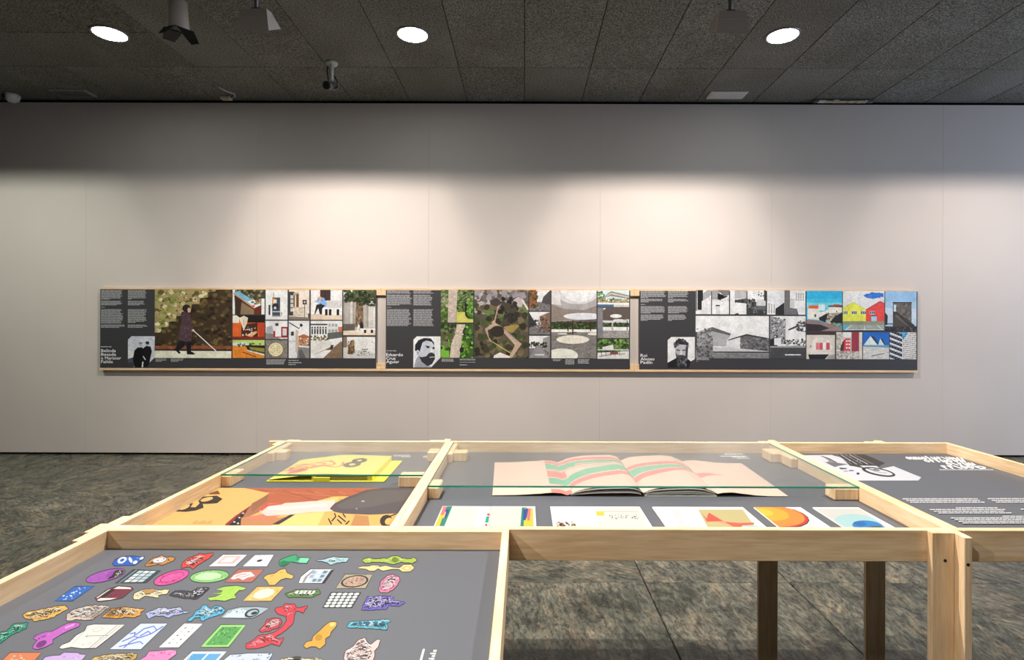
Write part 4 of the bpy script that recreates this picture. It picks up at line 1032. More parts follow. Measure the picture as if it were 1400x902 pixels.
# ------------------------------------------------------------------ right tray: drawing and text facing the other side
J = (1100, 610, 8.75)
p = Print(J, LV, gain=1.95)
p.poly([(-260, 112), (320, 104), (440, 135), (520, 212), (660, 232), (860, 240), (905, 270), (1065, 238), (1395, 372), (1360, 410), (250, 410)], (238, 238, 246))
p.poly([(340, 98), (720, 98), (960, 200), (900, 235), (880, 268), (700, 262), (540, 232), (500, 190), (440, 135)], (66, 64, 66))
for k in range(5): p.line([(380 + 52 * k, 100), (560 + 66 * k, 215)], 6, (220, 220, 226) if k % 2 else (150, 150, 154))
p.blobs((430, 110, 860, 240), 34, 12, [(225, 225, 230), (40, 40, 42), (140, 140, 144)], [(400, 105), (600, 105), (860, 240), (600, 240)], 0.5, 20)
p.poly([(660, 232), (860, 236), (910, 272), (720, 262)], (240, 240, 246))
p.ell(885, 308, 205, 46, (58, 60, 62), 11); p.ell(890, 306, 165, 30, (236, 236, 244), 11); p.line([(740, 262), (820, 288), (900, 290)], 9, (60, 62, 64)); p.line([(830, 300), (930, 318), (990, 318)], 6, (150, 150, 156)); p.ell(860, 285, 40, 10, (110, 112, 116), 10)
p.poly([(230, 132), (300, 150), (400, 200), (440, 228), (350, 215), (270, 190), (290, 175)], (150, 150, 156)); p.line([(200, 118), (300, 152), (380, 195)], 9, (40, 42, 44)); p.poly([(240, 190), (400, 200), (520, 215), (420, 232), (360, 250)], (120, 122, 128))
p.poly([(410, 255), (500, 262), (510, 275), (430, 275)], (80, 82, 90)); p.ell(560, 292, 34, 7, (120, 122, 134)); p.ell(640, 328, 20, 12, (40, 44, 58)); p.ell(490, 298, 30, 6, (170, 172, 180))
fit(p.build('printed_drawing', trays['right'], M_GLOSS, label='black and white line drawing on white paper'), XD2 + 0.017, XE - 0.017, YF + 0.019, YB - 0.0175)
K = (1230, 618, 10.0)
p = Print(K, LV, gain=0.86); r = random.Random(3)
def glyphs(p_, x0, x1, y0, y1, n, sl, col=(240, 240, 240)):
    """row of heavy upside-down letters leaning with the viewing direction"""
    wd_ = (x1 - x0) / n
    for k in range(n):
        xa = x0 + wd_ * k; kind = r.choice('oolinv')
        def q(u, v): return (xa + wd_ * 0.88 * u + sl * v, y0 + (y1 - y0) * v)
        if kind == 'o':
            ring = [q(.5 + .5 * math.cos(a), .5 + .5 * math.sin(a)) for a in (2 * math.pi * i / 12 for i in range(12))]
            p_.poly(ring, col); p_.poly([q(.5 + .2 * math.cos(a), .5 + .22 * math.sin(a)) for a in (2 * math.pi * i / 8 for i in range(8))], (70, 70, 72))
        elif kind == 'n': p_.poly([q(0, 0), q(.34, 0), q(.34, .6), q(.66, .6), q(.66, 0), q(1, 0), q(1, 1), q(0, 1)], col)
        elif kind == 'v': p_.poly([q(0, 0), q(.35, 0), q(1, 1), q(.6, 1)], col)
        elif kind == 'l': p_.poly([q(.2, -.35), q(.6, -.35), q(.6, 1), q(.2, 1)], col)
        else: p_.poly([q(.15, 0), q(.85, 0), q(.85, .4), q(.5, .4), q(.5, 1), q(.15, 1)], col)
glyphs(p, 60, 690, 66, 100, 9, 60); glyphs(p, 680, 850, 72, 136, 2, 70); glyphs(p, 310, 690, 104, 138, 5, 60); glyphs(p, 610, 1000, 146, 180, 5, 60); glyphs(p, 540, 1060, 184, 228, 6, 80); p.ell(1110, 210, 72, 17, (240, 240, 240), 8); p.ell(1110, 208, 40, 8, (70, 70, 72), 8)
p.build('title_lettering', trays['right'], M_GLOSS, label='white title lettering set upside down')
p = Print((1220, 610, 7.517), LV, gain=0.9); wt = (165, 165, 167)
p.text(485, 237, 1040, 249, 1, wt, 1, 0.7)
def para(x0, y0, x1, rows, sl, last=0.6):
    for k in range(rows):
        y = y0 + 18 * k
        p.text(x0 + sl * k + (0 if k else (x1 - x0) * (1 - last)), y, x1 + sl * k - p.rnd.uniform(0, 60), y + 16, 1, wt, 1, 0.66)
para(105, 536, 880, 3, 38, 1); para(980, 536, 1600, 3, 42, 1); para(340, 632, 1120, 4, 44, .6); para(1320, 648, 1700, 3, 44, 1); para(560, 722, 1700, 5, 40, .5)
p.build('body_text', trays['right'], M_PRINT)['kind'] = 'stuff'

# ------------------------------------------------------------------ long picture panels on the wall
PYF = 5.870                                     # front face of the printed boards
def wx(px): return (px - CX) * PYF / F
def wz(py): return CAMZ + (CY - py) * PYF / F
ZT, ZB = wz(396.9), wz(504.3)
fr = thing('picture_rail_frame', (wx(695), 5.9, wz(508)), 'pale wooden battens carrying the long picture panels on the wall', 'picture rail')
def batten(x0, x1, y0, y1, pya, pyb): return box('batten', (x0, x1, y0, y1, wz(pyb), wz(pya)), WX, fr, bev=0.001)
segs = ((136, 520.4), (520.6, 867.4), (867.6, 1254.6))
for a, b_ in segs:
    batten(wx(a), wx(b_), PYF + 0.0135, WALL_Y - 0.0002, 394.4, 404.0)
    batten(wx(a), wx(b_), PYF + 0.0135, WALL_Y - 0.0002, 497.4, 504.4)
    batten(wx(a), wx(b_), PYF - 0.004, WALL_Y - 0.0002, 504.6, 507.6)
def panel(xa, xb, label):
    t_ = thing('picture_board', (wx((xa + xb) / 2), PYF + 0.006, ZB), label, 'picture panel', 'long picture panels on the wall')
    b = box('backing', (wx(xa), wx(xb), PYF, PYF + 0.013, ZB, ZT), M_BOARD, t_, bev=0.0008)
    return t_, b
P1, B1_ = panel(137, 514, 'long charcoal picture panel with the photograph of a woman walking with a white cane')
P2, B2_ = panel(527.5, 861.5, 'long charcoal picture panel of garden paths, village lanes and a round-holed concrete canopy')
P3, B3_ = panel(874.5, 1254.5, 'long charcoal picture panel ending in colour photographs of a yellow and a red house')
M_INK = plain('white_ink', (235, 235, 235), 0.5)
V1, V2, V3 = (120, 380, 6.443), (310, 380, 6.443), (510, 380, 6.443)
V4, V5, V6 = (690, 380, 6.443), (860, 380, 6.443), (1060, 380, 6.443)
R1, R2, R3 = ('wall', PYF, 325), ('wall', PYF, 694), ('wall', PYF, 1064)
def photo(view, ref, par, f, bg):
    p_ = Print(view, ref, f, gain=0.76); p_.bg(bg); p_.par = par; return p_
def done(p_, label=None): return p_.build('printed_photo', p_.par, M_PHOTO, step=1.2e-5, lift=0.0004, label=label)
TX = (158, 158, 160)
def texts(view, ref, par, blocks):
    p_ = Print(view, ref, gain=0.9)
    for b in blocks: p_.text(*b[:4], b[4], TX, b[5] if len(b) > 5 else 0.5)
    p_.build('body_text', par, M_PRINT)['kind'] = 'stuff'
W_, K_ = (240, 240, 240), (22, 22, 24)

# ---- first panel
texts(V1, R1, B1_, [(118, 110, 310, 196, 9, .4), (118, 204, 302, 246, 5, .75), (118, 258, 155, 266, 1, 1), (118, 278, 312, 406, 14, .9), (118, 414, 338, 444, 3, .75),
                    (355, 110, 522, 194, 9, .2), (355, 204, 508, 246, 5, .7), (355, 278, 524, 400, 13, .4), (355, 414, 528, 444, 3, .75), (118, 604, 212, 618, 1, 1),
                    (600, 712, 708, 742, 3, .5), (735, 712, 856, 742, 3, .55)])
texts(V2, R1, B1_, [(350, 715, 522, 762, 6, .9), (545, 720, 642, 732, 1, 1), (545, 740, 658, 752, 1, 1), (545, 757, 608, 768, 1, 1)])
def vx(v, x): return v[0] + x / v[2]
def vy(v, y): return v[1] + y / v[2]
def title(view, ref, par, rows):
    lettering('title_lettering', [(t_, vx(view, a), vx(view, b), vy(view, y), 27 / 6.443) for t_, a, b, y in rows], PYF - 0.0006, ref[2], par, M_INK)
title(V1, R1, B1_, [('Belinda', 118, 248, 655), ('Besada', 118, 250, 688), ('e Marister', 118, 295, 720), ('Failde', 118, 222, 752)])
p = photo(V1, R1, B1_, (592, 103, 1268, 705), (62, 48, 34))
p.blobs((592, 110, 1268, 610), 260, 34, [(84, 70, 44), (42, 32, 24), (104, 88, 52), (70, 56, 40), (54, 46, 26)], None, 0.7)
st = [(592, 103), (1130, 103), (1125, 118), (1062, 122), (1058, 172), (990, 178), (985, 228), (918, 232), (910, 285), (850, 290), (845, 332), (782, 336), (778, 382), (718, 386), (714, 432), (650, 436), (644, 482), (592, 484)]
p.poly(st, (158, 146, 98))
p.blobs((592, 103, 1130, 484), 260, 34, [(198, 182, 138), (122, 130, 62), (96, 84, 54), (216, 202, 164), (150, 150, 80), (176, 150, 104)], grow(st, -16), 0.75)
p.blobs((592, 103, 1130, 484), 120, 11, [(60, 56, 34), (90, 110, 40)], grow(st, -8), 0.6)
p.rect(592, 598, 1268, 632, (132, 78, 52)); p.blobs((592, 595, 1268, 630), 40, 22, [(104, 60, 40), (160, 96, 66)], None, 0.3, 0); p.rect(592, 628, 1268, 643, (34, 30, 34)); p.rect(592, 643, 1268, 705, (228, 216, 196)); p.rect(592, 640, 760, 646, (200, 190, 176))
p.poly([(820, 548), (872, 556), (852, 605), (806, 640), (824, 662), (805, 668), (768, 630)], (24, 24, 30)); p.poly([(868, 556), (916, 556), (912, 645), (946, 664), (940, 675), (878, 674)], (24, 24, 30))
p.poly([(828, 298), (880, 292), (908, 330), (924, 392), (936, 452), (932, 480), (916, 470), (926, 520), (914, 560), (868, 562), (804, 546), (812, 460), (830, 390), (820, 330)], (78, 58, 64))
p.blobs((806, 300, 930, 560), 60, 14, [(110, 84, 90), (50, 36, 42), (96, 74, 80)], [(832, 302), (878, 298), (918, 390), (924, 460), (912, 552), (812, 542)], 0.4, 70)
p.ell(872, 268, 36, 34, (48, 34, 30)); p.ell(896, 284, 15, 22, (232, 172, 150)); p.ell(932, 462, 12, 10, (228, 170, 150)); p.line([(938, 466), (1146, 654)], 8, (236, 232, 228))
done(p, 'colour photograph of a woman in a dark coat walking with a white cane')
p = photo(V1, R1, B1_, (353, 513, 592, 787), (58, 57, 60))
p.poly([(355, 546), (386, 515), (590, 515), (590, 702), (546, 746), (520, 787), (410, 787), (412, 745), (355, 745)], (196, 200, 210)); p.blobs((356, 520, 588, 600), 30, 22, [(206, 210, 218), (180, 186, 198)], [(360, 548), (388, 520), (585, 520), (585, 600), (360, 600)], 0.4, -10)
p.poly([(355, 640), (420, 655), (430, 700), (355, 720)], (222, 224, 230)); p.poly([(355, 715), (430, 690), (420, 745), (355, 745)], (70, 74, 84))
p.poly([(412, 640), (440, 615), (480, 612), (500, 640), (490, 700), (480, 787), (415, 787), (398, 720)], (16, 16, 20)); p.poly([(490, 620), (515, 600), (555, 606), (566, 650), (556, 690), (545, 750), (525, 787), (490, 787), (484, 700)], (20, 20, 24))
p.ell(468, 588, 15, 18, (178, 178, 184)); p.poly([(452, 590), (458, 570), (478, 570), (486, 592), (480, 580), (466, 577)], (30, 30, 34)); p.ell(526, 582, 15, 19, (160, 160, 168)); p.ell(526, 572, 17, 13, (26, 26, 30)); p.line([(488, 690), (510, 722)], 9, (190, 190, 196)); p.poly([(482, 740), (492, 740), (486, 787), (476, 787)], (214, 216, 222))
done(p, 'black and white portrait of two people standing in dark clothes')

p = photo(V2, R1, B1_, (52, 103, 333, 320), (70, 66, 46)); p.blobs((60, 103, 333, 240), 90, 18, [(46, 50, 30), (104, 100, 70), (60, 58, 40), (150, 140, 120)]); p.rect(52, 103, 72, 320, (214, 220, 226)); p.rect(306, 180, 333, 320, (216, 216, 214))
p.poly([(66, 150), (240, 270), (240, 320), (80, 320)], (60, 42, 32)); p.poly([(245, 266), (306, 240), (304, 320), (240, 320)], (96, 44, 30)); p.poly([(130, 210), (240, 280), (240, 320), (120, 320)], (130, 110, 84)); p.poly([(58, 130), (100, 114), (304, 236), (246, 264)], (116, 172, 198)); p.poly([(58, 130), (246, 264), (246, 272), (60, 142)], (222, 128, 66)); p.poly([(180, 205), (240, 190), (304, 236), (246, 262)], (226, 226, 228))
for x, y, c in ((228, 212, (40, 120, 80)), (262, 206, (214, 60, 100)), (236, 246, (220, 50, 90)), (270, 222, (110, 170, 70)), (252, 226, (40, 130, 90))): p.ell(x, y, 14, 9, c)
done(p)
p = photo(V2, R1, B1_, (52, 328, 333, 535), (206, 96, 44)); p.rect(52, 328, 110, 395, (226, 214, 200)); p.poly([(85, 328), (333, 328), (333, 392), (180, 392)], (30, 26, 26)); p.poly([(270, 395), (333, 395), (333, 535), (290, 535)], (176, 64, 38)); p.rect(52, 515, 333, 535, (128, 44, 30)); p.poly([(130, 410), (270, 392), (275, 515), (128, 515)], (70, 38, 26)); p.poly([(108, 352), (150, 332), (188, 350), (178, 400), (150, 462), (135, 420)], (238, 206, 186)); p.line([(150, 360), (148, 410)], 7, (206, 140, 120)); p.poly([(160, 505), (260, 465), (270, 480), (220, 518)], (218, 160, 110))
p.blobs((140, 430, 255, 505), 26, 8, [(236, 232, 224)]); done(p)
p = photo(V2, R1, B1_, (52, 545, 333, 703), (224, 132, 50)); p.rect(52, 545, 333, 592, (176, 196, 112)); p.poly([(52, 572), (170, 566), (200, 590), (130, 602), (52, 592)], (196, 206, 208)); p.blobs((90, 575, 300, 600), 26, 12, [(50, 74, 34), (80, 100, 46)]); p.poly([(168, 592), (333, 592), (333, 668), (182, 630)], (36, 32, 30)); p.poly([(196, 606), (333, 618), (333, 656), (210, 628)], (136, 134, 62)); p.poly([(180, 630), (333, 668), (333, 682), (176, 642)], (222, 214, 200))
for k in range(6): p.line([(60 + 40 * k, 612 + 4 * k), (100 + 40 * k, 703)], 3, (190, 104, 36)); p.ell(150 + 20 * k, 655 + 7 * k, 11, 4, (60, 40, 24))
done(p)
p = photo(V2, R1, B1_, (342, 103, 535, 365), (226, 229, 233)); p.rect(342, 120, 385, 365, (212, 214, 218)); p.rect(400, 170, 470, 335, (66, 74, 84)); p.poly([(400, 175), (440, 185), (415, 245), (400, 245)], (206, 140, 52)); p.rect(410, 190, 440, 250, (214, 218, 222)); p.ell(428, 250, 30, 30, (40, 44, 50)); p.ell(426, 262, 12, 12, (200, 204, 208)); p.rect(405, 290, 470, 300, (176, 182, 188)); p.rect(368, 235, 384, 325, (52, 54, 58)); p.line([(412, 125), (412, 170)], 5, (70, 72, 76)); p.rect(400, 330, 475, 340, (150, 154, 158)); p.rect(478, 300, 486, 330, (120, 122, 128)); done(p)
p = photo(V2, R1, B1_, (342, 375, 535, 535), (206, 206, 210)); p.poly([(342, 480), (420, 490), (470, 535), (342, 535)], (126, 124, 120)); p.rect(425, 380, 535, 520, (234, 235, 238)); p.rect(342, 375, 372, 430, (216, 224, 232)); p.poly([(350, 430), (400, 420), (415, 480), (350, 490)], (160, 162, 166)); p.rect(428, 396, 456, 420, (50, 54, 60)); p.rect(480, 428, 535, 516, (142, 40, 46)); p.rect(492, 442, 528, 505, (196, 190, 190)); p.poly([(410, 470), (428, 462), (428, 520), (412, 522)], (156, 44, 50)); p.rect(425, 515, 535, 523, (150, 46, 50)); done(p)
p = photo(V2, R1, B1_, (342, 545, 535, 703), (126, 121, 114)); p.blobs((342, 545, 535, 703), 220, 7, [(96, 92, 86), (156, 150, 142), (110, 106, 100)]); p.ell(433, 628, 67, 64, (150, 134, 100)); p.ell(433, 628, 62, 59, (222, 206, 170)); p.ell(433, 628, 50, 47, (196, 178, 138)); p.ell(433, 628, 46, 43, (224, 210, 176))
for a, b_ in ((408, 612), (458, 612), (408, 645), (458, 645), (433, 628)): p.ell(a, b_, 16, 13, (186, 166, 124)); p.ell(a, b_, 10, 8, (222, 208, 172))
done(p)
p = photo(V2, R1, B1_, (547, 103, 727, 365), (216, 206, 194)); p.rect(547, 118, 598, 330, (62, 62, 62)); [p.rect(562 + 14 * i, 150 + 38 * j, 572 + 14 * i, 180 + 38 * j, (210, 206, 196)) for i in range(2) for j in range(4)]; p.rect(588, 125, 636, 150, (176, 160, 140)); p.rect(598, 150, 612, 255, (206, 188, 164)); p.rect(612, 140, 634, 260, (98, 66, 48)); p.rect(586, 255, 680, 335, (196, 184, 168)); p.blobs((588, 258, 720, 335), 40, 12, [(176, 164, 150), (208, 198, 184)]); p.rect(668, 190, 704, 230, (60, 34, 36)); p.ell(686, 210, 10, 11, (180, 170, 160)); p.line([(686, 230), (686, 350)], 5, (50, 48, 48)); p.poly([(547, 335), (727, 345), (727, 365), (547, 365)], (120, 112, 104)); p.rect(716, 310, 727, 350, (80, 80, 80)); done(p)
p = photo(V2, R1, B1_, (547, 375, 727, 703), (228, 233, 240)); p.poly([(547, 375), (560, 380), (640, 440), (630, 703), (547, 703)], (212, 212, 214)); p.line([(550, 390), (640, 445)], 9, (60, 60, 64)); p.rect(566, 470, 592, 506, (56, 60, 66)); p.rect(547, 550, 620, 560, (180, 180, 182)); p.poly([(608, 450), (630, 460), (630, 690), (606, 640)], (186, 170, 150)); p.poly([(632, 510), (680, 495), (727, 515), (727, 590), (632, 590)], (182, 130, 100)); p.poly([(632, 510), (680, 492), (727, 512), (727, 525), (632, 530)], (164, 92, 66)); p.blobs((636, 530, 725, 595), 24, 10, [(226, 218, 206), (90, 70, 60), (150, 100, 76)]); p.poly([(632, 590), (727, 590), (727, 703), (620, 703)], (124, 122, 120)); p.poly([(632, 592), (727, 598), (727, 612), (640, 606)], (220, 216, 208)); p.poly([(632, 640), (660, 620), (700, 703), (640, 703)], (90, 90, 92)); p.line([(636, 440), (665, 405)], 4, (40, 40, 44)); p.poly([(640, 415), (655, 395), (672, 415), (660, 430)], (40, 42, 46)); done(p)
p = photo(V2, R1, B1_, (740, 103, 1017, 365), (222, 220, 216)); p.rect(820, 103, 914, 198, (62, 48, 46)); p.rect(864, 103, 870, 198, (40, 32, 30)); p.rect(740, 103, 822, 300, (214, 212, 210)); p.rect(880, 195, 1017, 260, (196, 194, 192)); [p.line([(880 + 24 * k, 200), (880 + 24 * k, 260)], 3, (170, 168, 166)) for k in range(6)]; p.poly([(740, 315), (1017, 325), (1017, 365), (740, 365)], (208, 190, 168)); p.poly([(870, 255), (1005, 262), (1005, 278), (870, 272)], (236, 236, 234)); [p.rect(866 + 34 * k, 272, 888 + 34 * k, 326, K_ if k != 2 else (226, 218, 206)) for k in range(4)]
p.poly([(790, 190), (820, 168), (858, 172), (878, 220), (874, 252), (830, 256), (815, 215), (785, 212)], (122, 164, 216)); p.blobs((800, 175, 870, 248), 14, 14, [(150, 188, 232), (96, 138, 194)]); p.ell(822, 178, 15, 17, (206, 150, 126)); p.poly([(790, 232), (830, 226), (866, 240), (840, 268), (838, 318), (820, 318), (806, 262), (786, 300), (780, 318), (772, 316)], (40, 36, 36)); p.ell(784, 204, 8, 7, (206, 150, 126)); done(p)
p = photo(V2, R1, B1_, (740, 375, 1017, 703), (232, 236, 240)); p.poly([(740, 400), (890, 395), (888, 540), (740, 520)], (222, 220, 216)); p.rect(740, 400, 890, 414, (70, 72, 74)); [p.rect(746 + 24 * k, 426, 760 + 24 * k, 492, (52, 58, 62)) for k in range(6)]; p.rect(740, 440, 890, 446, (190, 188, 186)); p.poly([(888, 385), (980, 398), (985, 520), (888, 530)], (206, 206, 206)); [p.rect(895 + 30 * i, 400 + 50 * j, 915 + 30 * i, 425 + 50 * j, (150, 154, 158)) for i in range(3) for j in range(2)]; p.poly([(888, 480), (1017, 470), (1017, 520), (888, 540)], (90, 90, 88)); p.poly([(980, 430), (1017, 425), (1017, 470), (985, 475)], (190, 110, 80)); p.blobs((740, 505, 900, 550), 50, 12, [(58, 72, 40), (96, 106, 66), (130, 110, 80)]); p.poly([(740, 548), (900, 548), (960, 560), (740, 690)], (206, 204, 198)); p.poly([(740, 690), (920, 600), (1000, 550), (1017, 560), (1017, 703), (740, 703)], (120, 100, 78)); p.poly([(740, 690), (870, 632), (925, 632), (850, 703), (740, 703)], (226, 226, 226)); p.poly([(920, 570), (1000, 540), (1017, 545), (940, 610)], (214, 214, 214)); p.poly([(918, 585), (945, 590), (930, 628), (912, 625)], (52, 50, 48)); done(p)
p = photo(V2, R1, B1_, (1028, 103, 1310, 500), (176, 172, 166)); [p.rect(1030 + 20 * k, 150, 1046 + 20 * k, 430, random.choice([(196, 192, 188), (164, 158, 152), (210, 208, 204), (150, 142, 134)])) for k in range(14)]; p.rect(1028, 103, 1310, 150, (226, 230, 232)); p.poly([(1140, 200), (1200, 200), (1205, 425), (1130, 430)], (120, 100, 78)); p.blobs((1135, 210, 1205, 430), 40, 10, [(86, 68, 50), (158, 136, 108)], None, 2.2, 0); p.blobs((1040, 103, 1310, 200), 190, 24, [(36, 44, 26), (62, 74, 42), (24, 30, 20), (86, 96, 62)]); p.blobs((1150, 180, 1310, 240), 40, 16, [(36, 44, 26), (62, 74, 42)])
p.rect(1028, 400, 1130, 460, (90, 84, 78)); p.poly([(1028, 462), (1310, 448), (1310, 500), (1028, 500)], (212, 198, 178)); p.rect(1176, 440, 1310, 452, (228, 228, 226)); [p.rect(1180 + 30 * k, 452, 1200 + 30 * k, 480, K_ if k % 2 else (210, 206, 200)) for k in range(4)]; p.poly([(1172, 395), (1200, 388), (1206, 440), (1176, 440)], (32, 34, 40)); p.ell(1188, 386, 11, 12, (60, 44, 40)); p.poly([(1160, 400), (1175, 420), (1150, 485), (1138, 480)], (224, 214, 206)); done(p)
p = photo(V2, R1, B1_, (1028, 515, 1308, 703), (212, 212, 208)); p.rect(1028, 515, 1060, 610, (120, 106, 92)); p.poly([(1028, 610), (1080, 620), (1308, 660), (1308, 703), (1028, 703)], (190, 188, 184)); p.poly([(1095, 545), (1122, 540), (1128, 640), (1112, 670), (1066, 668), (1068, 600)], (112, 90, 66)); p.blobs((1066, 545, 1126, 668), 40, 11, [(70, 52, 38), (156, 130, 96)]); p.blobs((1150, 620, 1260, 682), 40, 7, [(66, 66, 66), (120, 118, 116)]); p.blobs((1180, 540, 1290, 620), 16, 5, [(150, 150, 148)]); done(p)

# ---- second panel
texts(V3, R2, B2_, [(122, 112, 330, 142, 3, 1), (122, 150, 342, 246, 10, .5), (122, 258, 160, 266, 1, 1), (122, 278, 338, 428, 16, .85), (356, 112, 530, 142, 3, 1), (356, 150, 524, 246, 10, .95), (356, 278, 538, 428, 16, 1), (122, 640, 206, 652, 1, 1), (606, 712, 718, 742, 3, .95), (764, 712, 905, 728, 2, 1), (764, 740, 905, 748, 1, 1), (764, 762, 830, 774, 1, 1)])
texts(V4, R2, B2_, [(425, 714, 505, 732, 2, .9), (535, 714, 620, 762, 5, .9), (645, 714, 748, 754, 4, 1)])
title(V3, R2, B2_, [('Eduardo', 117, 265, 690), ('Cruz', 117, 200, 722), ('Aguiar', 117, 232, 752)])
p = photo(V3, R2, B2_, (353, 514, 597, 790), (58, 57, 60))
p.poly([(356, 545), (386, 516), (595, 516), (595, 702), (512, 790), (356, 790)], (214, 216, 222)); p.poly([(362, 790), (378, 720), (400, 690), (470, 740), (520, 790)], (150, 152, 160)); p.poly([(398, 600), (420, 556), (470, 538), (520, 556), (540, 600), (548, 660), (545, 720), (510, 760), (470, 765), (420, 720), (398, 670)], (188, 192, 202))
p.poly([(370, 640), (372, 590), (400, 550), (450, 530), (510, 534), (538, 570), (540, 600), (520, 565), (470, 552), (436, 570), (424, 610), (412, 650), (405, 690), (395, 660)], (34, 36, 44)); p.poly([(405, 690), (430, 700), (470, 690), (490, 665), (520, 655), (545, 675), (546, 715), (520, 760), (480, 778), (430, 740)], (46, 48, 56)); p.ell(394, 660, 16, 24, (196, 198, 206)); p.ell(396, 660, 6, 12, (120, 122, 130)); p.line([(462, 600), (500, 606)], 8, (60, 62, 72)); p.ell(484, 612, 14, 7, (36, 38, 46)); p.ell(534, 618, 10, 12, (60, 62, 70)); p.poly([(508, 620), (540, 640), (528, 660), (502, 655)], (214, 216, 224)); p.line([(500, 700), (540, 696)], 7, (190, 184, 188)); p.poly([(512, 790), (595, 702), (597, 702), (597, 790)], (58, 57, 60)); done(p, 'black and white portrait of a bearded face looking up and away')
GRS = [(58, 82, 36), (92, 122, 52), (36, 50, 26), (128, 150, 76), (74, 104, 44)]
p = photo(V3, R2, B2_, (598, 105, 883, 393), (74, 96, 48)); p.blobs((598, 105, 883, 393), 220, 22, GRS); p.blobs((740, 105, 883, 240), 70, 22, [(150, 158, 128), (112, 124, 88), (60, 74, 44)], None, 0.25, -35); p.blobs((598, 105, 660, 250), 30, 18, [(170, 160, 140), (120, 130, 96)]); p.poly([(664, 105), (745, 105), (728, 393), (660, 393)], (186, 172, 158)); p.blobs((664, 105, 740, 393), 90, 8, [(206, 194, 182), (158, 144, 132)]); p.poly([(735, 300), (812, 300), (838, 360), (883, 365), (883, 393), (733, 393)], (190, 186, 96)); p.poly([(805, 210), (840, 230), (835, 360), (812, 330)], (26, 32, 22)); p.blobs((830, 220, 883, 340), 26, 18, [(70, 120, 40), (110, 160, 60)]); done(p, 'aerial colour photograph of a stone path between shrubs')
p = photo(V3, R2, B2_, (598, 405, 883, 703), (64, 92, 40)); p.blobs((598, 405, 883, 703), 240, 24, [(58, 92, 34), (88, 140, 46), (34, 46, 24), (120, 172, 66), (52, 66, 32)]); p.blobs((598, 405, 735, 590), 60, 28, [(40, 48, 28), (80, 88, 50), (110, 110, 80)]); p.rect(598, 640, 672, 703, (110, 168, 56)); p.poly([(738, 408), (814, 410), (790, 470), (775, 600), (762, 703), (676, 703), (690, 580), (730, 480)], (192, 178, 162)); p.blobs((685, 410, 805, 703), 90, 9, [(212, 200, 186), (166, 150, 136)], [(740, 412), (808, 412), (775, 600), (758, 703), (682, 703), (700, 570)]); p.ell(782, 635, 18, 24, (30, 36, 26)); p.ell(830, 612, 8, 8, (170, 40, 50)); done(p, 'aerial colour photograph of a path through green bushes')
p = photo(V3, R2, B2_, (893, 105, 1367, 703), (86, 78, 66)); p.blobs((893, 105, 1367, 300), 120, 40, [(150, 142, 146), (124, 118, 120), (172, 164, 164), (100, 96, 92)]); p.poly([(960, 300), (1060, 230), (1367, 230), (1367, 360), (1200, 330), (1060, 360)], (96, 118, 66)); p.blobs((900, 240, 1367, 703), 190, 44, [(58, 52, 42), (44, 40, 34), (90, 80, 62), (72, 84, 46), (110, 98, 72), (64, 70, 40)])
p.poly([(1110, 190), (1140, 200), (1100, 280), (1075, 390), (1180, 470), (1310, 580), (1225, 703), (1195, 703), (1250, 590), (1150, 480), (1040, 390), (1068, 370)], (176, 150, 132)); p.poly([(985, 450), (1050, 400), (1100, 420), (1010, 460), (1020, 520), (1050, 560), (1030, 560)], (170, 150, 128)); p.line([(1050, 560), (1130, 610), (1220, 665)], 9, (168, 160, 100)); p.poly([(1150, 430), (1260, 405), (1290, 420), (1230, 480), (1180, 470)], (150, 128, 72)); p.line([(1150, 450), (1290, 570)], 9, (150, 142, 136)); p.poly([(1070, 680), (1120, 655), (1210, 690), (1210, 703), (1060, 703)], (214, 206, 200)); p.poly([(1237, 190), (1280, 165), (1325, 190), (1310, 255), (1245, 255)], (186, 172, 172)); p.line([(1310, 190), (1367, 280)], 16, (206, 200, 200))
p.blobs((1080, 150, 1290, 420), 90, 34, [(46, 42, 38), (70, 62, 54), (34, 32, 30)], [(1140, 180), (1230, 180), (1300, 320), (1240, 400), (1110, 380), (1120, 260)]); p.ell(1080, 215, 46, 34, (66, 58, 56)); p.ell(1095, 470, 60, 50, (46, 40, 34)); done(p, 'large aerial photograph of a wooded ruin with paths')
